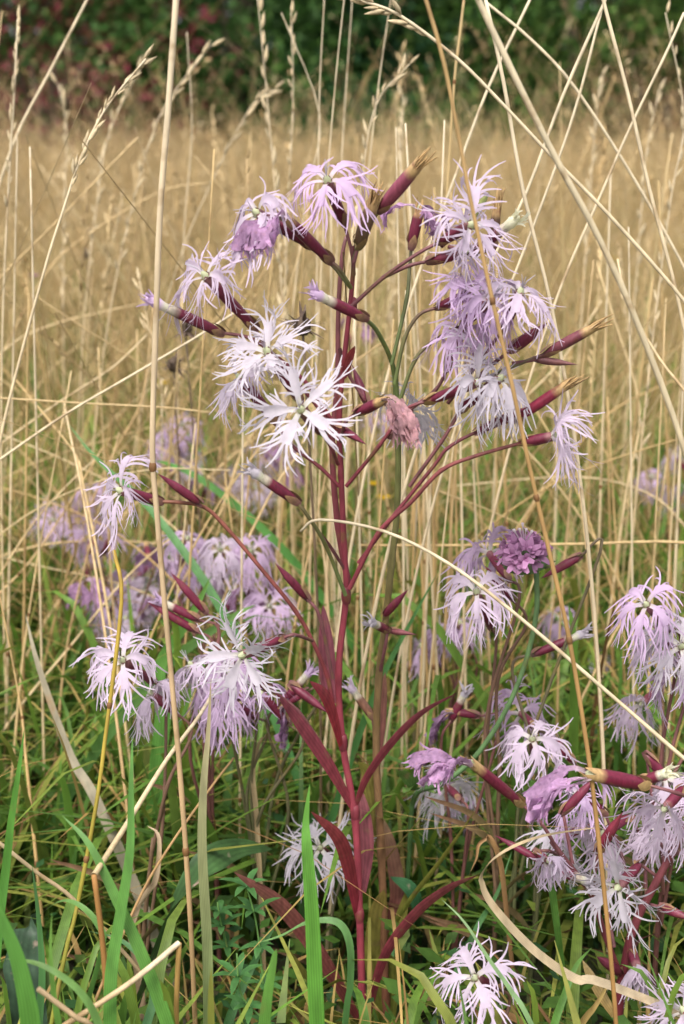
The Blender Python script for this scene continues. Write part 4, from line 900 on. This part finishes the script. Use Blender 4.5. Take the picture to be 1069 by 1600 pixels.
# ---------------------------------------------------------------- scabious with mauve head
S = thing('scabious', (W(640, 1260, .66)[0], .66, 0), 'scabious with round mauve flower head on a curving green stem', 'wildflower')
sp = path([(640, 1330, .68), (648, 1245, .67), (690, 1225), (740, 1185), (785, 1120), (818, 1045), (838, 960), (838, 888)], .65, .64)
stem_part(S, to_ground(sp), .0014, .0013, (.06, .13, .04), (.10, .17, .07), 'stem', False)
hc = W(820, 868, .64); up = nz(np.array((-.15, -.25, 1)))
hb = MB(); hb.tube([hc - up * .007, hc - up * .004, hc - up * .001], [.003, .011, .009], (.10, .16, .06), 12); hb.build('flower_base', M_STEM, S)
g4 = random.Random(3)
for k in range(46):
    ph = math.acos(1 - g4.random() * .95); an = g4.uniform(0, 6.28)
    x = nz(np.cross(up, np.array((1, .2, 0)))); y = np.cross(up, x)
    d = nz(up * math.cos(ph) + (x * math.cos(an) + y * math.sin(an)) * math.sin(ph))
    p = hc + d * np.array((.0072, .0072, .0052)) * g4.uniform(.85, 1.2); c = np.array((.50, .26, .44)) * g4.uniform(.6, 1.35)
    mb = MB(); s = nz(np.cross(d, np.array((g4.uniform(-1, 1), g4.uniform(-1, 1), g4.uniform(-1, 1))))); n2 = np.cross(s, d)
    for j in range(4):
        q = s * math.cos(j * 1.57) + n2 * math.sin(j * 1.57)
        e = g4.uniform(.6, 1.3); P = [p, p + d * .002 + q * .0004, p + d * .0042 * e + q * .0016, p + d * .0056 * e + q * .0034 * e]
        mb.ribbon(P, [.0005, .0008, .0015, .0008], np.cross(d, q), c * (1 + .15 * j / 3), .2)
    mb.build('floret', M_PETAL, S)
for k in range(10):
    an = k * .628; q = np.array((math.cos(an), math.sin(an), 0)); P = [hc - up * .005 + q * .006, hc - up * .005 + q * .011, hc - up * .003 + q * .015]
    leaf(S, P, .0016, (.10, .17, .06), (.13, .16, .07), 'sepal', np.cross(up, q))
for k in range(5):
    p = hc + up * .005; d = nz(up + np.array((g4.uniform(-.7, .7), g4.uniform(-.5, .5), 0)))
    mb = MB(); mb.tube([p, p + d * .010, p + d * .0125], [.0003, .0003, .0008], (.75, .65, .7), 5); mb.build('stamen', M_PETAL, S)
for (x, y) in ((620, 1205), (655, 1195), (680, 1240), (630, 1240)):
    leaf(S, [W(648, 1235, .67), W((648 + x) / 2, (1235 + y) / 2 - 6, .665), W(x, y, .66)], .0028, (.08, .16, .04), (.12, .2, .05))

# dark dead heads
def dead_head(px, py, Y, label, foot_dx=10, r=.006):
    c = W(px, py, Y); ft = np.array((c[0] + foot_dx * .001, Y, -.01))
    o = thing('dead_flower_head', ft, label, 'seed head', 'dark dead flower heads')
    stem_part(o, [ft, (ft + c) / 2 + np.array((.004, 0, 0)), c], .0009, .0007, (.16, .10, .05), (.13, .09, .06), 'stem', False)
    mb = MB(); g = random.Random(int(px))
    mb.tube([c - UPV * .004, c, c + UPV * .004, c + UPV * .006], [r * .3, r * .7, r * .6, r * .2], (.10, .07, .05), 9, True, .15)
    mb.build('seed_cup', M_SEED, o)
    for k in range(18):
        d = nz(np.array((g.uniform(-1, 1), g.uniform(-1, 1), g.uniform(-.5, .9)))); m2 = MB()
        m2.ribbon([c + d * r * .4, c + d * r * 1.1, c + d * r * 1.9], [.0008, .0011, .0002], np.cross(d, UPV), np.array((.13, .09, .07)) * g.uniform(.6, 1.5), .2); m2.build('dead_bract', M_SEED, o)
dead_head(473, 512, .74, 'large dark dead flower head behind the white trio of blossoms', 8, .0075)
dead_head(272, 572, .95, 'small dark star-shaped dead head below the upper left buds', -5, .007)
dead_head(290, 515, .92, 'dark dead head right under the upper left bud', 6, .007)
dead_head(135, 398, 1.9, 'far dark knob of a knapweed in the dry field', 8, .007)

# ---------------------------------------------------------------- green blades, one object each
def blade(pts, Y0, Y1, wpx, label, c0=(.08, .20, .04), c1=(.13, .30, .06), fold=.25, side=(1, .15, 0), name='grass_blade', cat='grass blade', mat=None, ground=True, group=None, belly=.35):
    P = path(pts, Y0, Y1)
    if ground: P = to_ground(P)
    root = thing(name, P[0], label, cat, group)
    w = wpx / FPX * np.mean([p[1] for p in P]) * .53
    leaf(root, P, w, c0, c1, 'leaf_blade', np.array(side, float), fold, mat or M_GREEN, belly=belly)
    return root
BG = (.10, .27, .035)
blade([(496, 1620), (492, 1530), (487, 1420), (480, 1330), (478, 1285), (484, 1225)], .50, .52, 26, 'broad bright green blade standing left of the crimson stem', BG, (.13, .33, .05), .12)
blade([(326, 1620), (324, 1480), (316, 1330), (318, 1230), (325, 1150), (330, 1060)], .54, .57, 17, 'tall straight green blade with withered straw tip left of the crimson stem', (.09, .22, .05), (.42, .34, .20))
blade([(268, 1620), (225, 1500), (180, 1400), (140, 1320), (98, 1275)], .49, .52, 22, 'long green blade slanting left through the broken straws', BG, (.12, .26, .06), .15)
blade([(172, 1620), (174, 1520), (188, 1430), (203, 1330), (205, 1230), (207, 1150)], .48, .52, 22, 'upright green blade crossing the slanting one beside the broken straw', BG, (.12, .28, .06), .15)
blade([(-2, 1450), (8, 1370), (18, 1280), (30, 1200), (38, 1140)], .55, .57, 16, 'narrow upright green blade at the far left edge', (.07, .2, .04), BG)
blade([(50, 1620), (42, 1560), (25, 1490), (-5, 1420), (-30, 1380)], .44, .44, 34, 'very broad green blade in the left bottom corner', BG, (.12, .3, .06), .12)
blade([(165, 1625), (130, 1555), (80, 1515), (30, 1500), (-20, 1500)], .45, .46, 14, 'thin green blade arching over the corner grass', (.10, .25, .05), (.18, .3, .09))
blade([(95, 1620), (85, 1560), (79, 1490), (81, 1425)], .46, .47, 12, 'short pointed green blade standing in the corner grass', BG, (.16, .3, .06))
blade([(412, 1620), (418, 1560), (428, 1500), (432, 1483)], .48, .48, 22, 'short blunt green blade with a cut tip below the crimson leaf', BG, (.16, .34, .07), .15)
blade([(538, 1625), (547, 1530), (545, 1470), (525, 1440), (480, 1442), (440, 1462), (400, 1474)], .53, .54, 14, 'green blade arching over like a hook beside the crimson stem', (.07, .22, .06), (.2, .36, .12), .2, (.7, .5, .5))
blade([(130, 1600), (160, 1480), (150, 1440), (120, 1412), (90, 1410), (50, 1440)], .52, .54, 12, 'small arching green blade on the left', (.10, .25, .05), (.16, .3, .08), .2, (.6, .6, .3))
blade([(830, 1600), (800, 1550), (765, 1500), (725, 1440), (690, 1405)], .50, .53, 9, 'thin pale green blade slanting past the low lilac blossom', (.14, .27, .09), (.24, .36, .16), .2, (.6, .4, .5))
blade([(560, 1150), (600, 1052), (640, 975), (685, 893)], .72, .74, 12, 'green blade slanting behind the twin stems', (.06, .19, .05), (.10, .25, .07))
blade([(230, 790), (180, 745), (140, 705), (105, 660)], .85, .9, 14, 'blurred green blade slanting above the left side branch', (.06, .2, .05), (.14, .3, .1))
blade([(330, 760), (270, 728), (230, 722), (160, 735)], .95, .97, 13, 'blurred green blade lying level above the left side branch', (.08, .24, .05), (.10, .28, .05))
blade([(245, 1210), (255, 1110), (250, 1040), (300, 960), (330, 900)], .76, .78, 26, 'broad blurred green blade behind the left blossoms', (.08, .23, .04), (.14, .3, .06))
blade([(250, 1050), (310, 1000), (370, 960), (400, 945)], .78, .8, 20, 'blurred green leaf slanting right behind the left blossoms', (.08, .21, .05), (.15, .28, .07))
blade([(60, 1620), (66, 1520), (60, 1430), (50, 1350)], .52, .53, 13, 'dull green blade among the corner grass', (.06, .16, .05), (.08, .2, .06))
blade([(225, 1620), (240, 1560), (230, 1510), (190, 1470), (140, 1455)], .50, .53, 15, 'bluish green blade bending behind the slanting one', (.07, .19, .07), (.12, .26, .1))
blade([(350, 1620), (380, 1540), (420, 1460), (455, 1410)], .56, .6, 16, 'dark green blade slanting right below the bedstraw', (.05, .15, .04), (.07, .2, .05))
blade([(700, 1620), (690, 1530), (670, 1450)], .6, .62, 16, 'yellowish upright blade right of the twin stems', (.16, .22, .04), (.22, .26, .05))
blade([(860, 1620), (880, 1560), (900, 1510), (925, 1480)], .55, .58, 14, 'green blade leaning right below the forked stem', BG, (.14, .28, .06))
blade([(800, 1330), (775, 1400), (740, 1460)][::-1], .62, .66, 10, 'dark green blade under the curled dry leaf', (.05, .14, .04), (.08, .2, .06))
# curled dry leaves
blade([(945, 1537), (900, 1530), (840, 1490), (790, 1440), (757, 1395), (756, 1362), (790, 1330), (850, 1306), (940, 1292)], .54, .54, 15, 'long dry beige leaf curled in a wide hook at the right', (.36, .29, .20), (.50, .38, .22), .3,
      (.6, .6, .5), 'dry_leaf', 'dry leaf', M_STRAW)
blade([(830, 1620), (800, 1590), (740, 1570), (690, 1560)], .58, .6, 16, 'brown withered leaf lying behind the low lilac blossom', (.32, .17, .06), (.38, .22, .09), .3, (.3, .8, .3), 'dry_leaf', 'dry leaf', M_STRAW)
blade([(900, 1610), (930, 1570), (960, 1520)], .56, .57, 18, 'ochre withered leaf beside the forked stem foot', (.38, .25, .08), (.46, .32, .12), .3, (.8, .4, .3), 'dry_leaf', 'dry leaf', M_STRAW)
blade([(215, 1520), (205, 1440), (240, 1380), (248, 1310), (230, 1290)], .60, .62, 14, 'crumpled brown leaf hanging on a stalk at the left', (.30, .2, .12), (.45, .34, .22), .6, (1, .5, 0), 'dry_leaf', 'dry leaf', M_STRAW)
blade([(790, 1400), (782, 1345), (766, 1310), (748, 1318), (744, 1340), (735, 1362)], .63, .62, 9, 'crumpled brown withered leaf left of the curled dry one', (.26, .14, .06), (.36, .21, .09), .8, (1, .3, 0), 'dry_leaf', 'dry leaf', M_STRAW)
blade([(150, 1250), (110, 1180), (60, 1040), (40, 960)], .70, .74, 17, 'dull grey withered blade leaning on the left', (.24, .21, .14), (.30, .26, .18), .3, (1, .2, 0), 'dry_leaf', 'dry leaf', M_STRAW)
blade([(400, 1280), (395, 1200), (415, 1150), (440, 1185)], .68, .70, 10, 'thin dry leaf curled over left of the crimson leaf', (.4, .3, .16), (.48, .36, .2), .4, (.7, .6, 0), 'dry_leaf', 'dry leaf', M_STRAW)
# broad dark leaves
def broad(pts, Y0, Y1, wpx, label, c0, c1):
    return blade(pts, Y0, Y1, wpx, label, c0, c1, .18, (.25, .75, .35), 'broad_leaf', 'leaf', M_BROAD, True, None, .4)
broad([(250, 1480), (285, 1400), (330, 1345), (375, 1325), (425, 1327)], .60, .66, 62, 'dark green plantain-like leaf with pale spots at the left', (.035, .085, .025), (.055, .12, .035))
broad([(40, 1560), (35, 1500), (45, 1450), (65, 1430)], .58, .62, 70, 'dark dull leaf with holes deep in the left grass', (.035, .07, .04), (.05, .09, .05))
broad([(660, 1450), (680, 1400), (690, 1360), (680, 1310)], .70, .72, 50, 'smooth green leaf upright behind the red right-hand leaf', (.05, .14, .05), (.07, .18, .06))
broad([(640, 1480), (650, 1430), (640, 1390), (610, 1370)], .66, .67, 45, 'dark green glossy leaf behind the twin stems', (.03, .10, .04), (.04, .13, .05))
broad([(840, 1260), (835, 1235), (830, 1215), (845, 1195)], .64, .65, 32, 'fresh green small leaf under the shaggy lilac blossom', (.10, .24, .04), (.13, .28, .05))

# bedstraw: whorls of small leaves
def bedstraw(pts, Y, label, seed):
    P = to_ground(path(pts, Y)); o = thing('bedstraw', P[0], label, 'herb')
    stem_part(o, P, .0006, .0004, (.10, .20, .06), (.12, .24, .06), 'stem', False); g = random.Random(seed)
    Q = smooth(P, 4)
    for k in range(2, len(Q), 3):
        if Q[k][2] < .02: continue
        for j in range(6):
            an = j * 1.047 + k; q = np.array((math.cos(an), math.sin(an), g.uniform(-.2, .5))); L = g.uniform(.007, .014)
            leaf(o, [Q[k], Q[k] + q * L * .5 + UPV * .001, Q[k] + q * L - UPV * .001], .0017, (.06, .17, .05), (.09, .23, .06), 'leaf', np.cross(q, UPV), .15, M_GREEN, per=2)
bedstraw([(415, 1600), (410, 1520), (400, 1440), (385, 1385)], .57, 'bedstraw with whorled small leaves below the crimson leaf', 1)
bedstraw([(440, 1620), (380, 1560), (370, 1490)], .54, 'low bedstraw sprig close to the bottom grass', 2)
bedstraw([(355, 1480), (345, 1440), (340, 1410)], .62, 'small bedstraw sprig beside the spotted dark leaf', 3)

# loose near blades: one object each
g5 = random.Random(17)
for k in range(190):
    Y = g5.uniform(.47, .95); x = g5.uniform(-1, 1) * (Y * .27 + .02)
    cap = (HC - Y * math.tan(math.radians(33.0) + .035 * math.exp(-((x - .02) / .06) ** 2))) if Y < .70 else .24
    h = min(g5.uniform(.07, .22), max(.025, cap)); a = g5.uniform(0, 6.28); le = abs(g5.gauss(0, .5)); d = np.array((math.cos(a), math.sin(a), 0)); b = np.array((x, Y, -.01))
    P = [b, b + d * h * le * .25 + UPV * h * .5, b + d * h * le * .7 + UPV * h * .92, b + d * h * le * 1.3 + UPV * h * (1.05 - .35 * le)]
    c0 = np.array(g5.choice(GREENS)); c1 = np.array(g5.choice(GREENHI)); bw = g5.uniform(.0014, .0032)
    lab = ('broad ' if bw > .0023 else 'narrow ') + ('upright ' if le < .25 else 'leaning ' if le < .6 else 'drooping ') + ('yellowish' if c1[0] > .15 else 'green') + (' tall' if h > .16 else ' short') + ' blade in the turf around the flower stems'
    o = thing('grass_blade', b, lab, 'grass blade', lab.split(' in the')[0] + 's in the turf')
    leaf(o, P, bw, c0, c1, 'leaf_blade', np.array((-d[1], d[0], .1)) if g5.random() < .5 else np.array((1, .2, 0)), .2, M_GREEN, per=3, belly=.3)
# small yellow blooms in the field
for k, (x, y, Y) in enumerate(((600, 780, 1.1), (585, 758, 1.2), (960, 405, 2.2), (255, 600, 1.4), (700, 430, 1.9), (55, 432, 1.8))):
    c = W(x, y, Y); col = (.65, .42, .02) if k < 5 else (.55, .25, .5)
    o = thing('meadow_flower', (c[0], Y, 0), 'tiny yellow meadow flower dotted among the straw' if k < 5 else 'tiny far mauve flower in the dry field', 'flower', 'tiny yellow flowers' if k < 5 else None)
    stem_part(o, [np.array((c[0], Y, -.01)), np.array((c[0] + .003, Y, c[2] * .5)), c], .0006, .0005, (.1, .16, .05), (.12, .2, .05), 'stem', False)
    for j in range(6):
        q = np.array((math.cos(j * 1.047), math.sin(j * 1.047) * .8, .35)); leaf(o, [c, c + q * .004, c + q * .008], .0024, col, col, 'petal', np.cross(q, UPV), .1, M_PETAL, per=2)
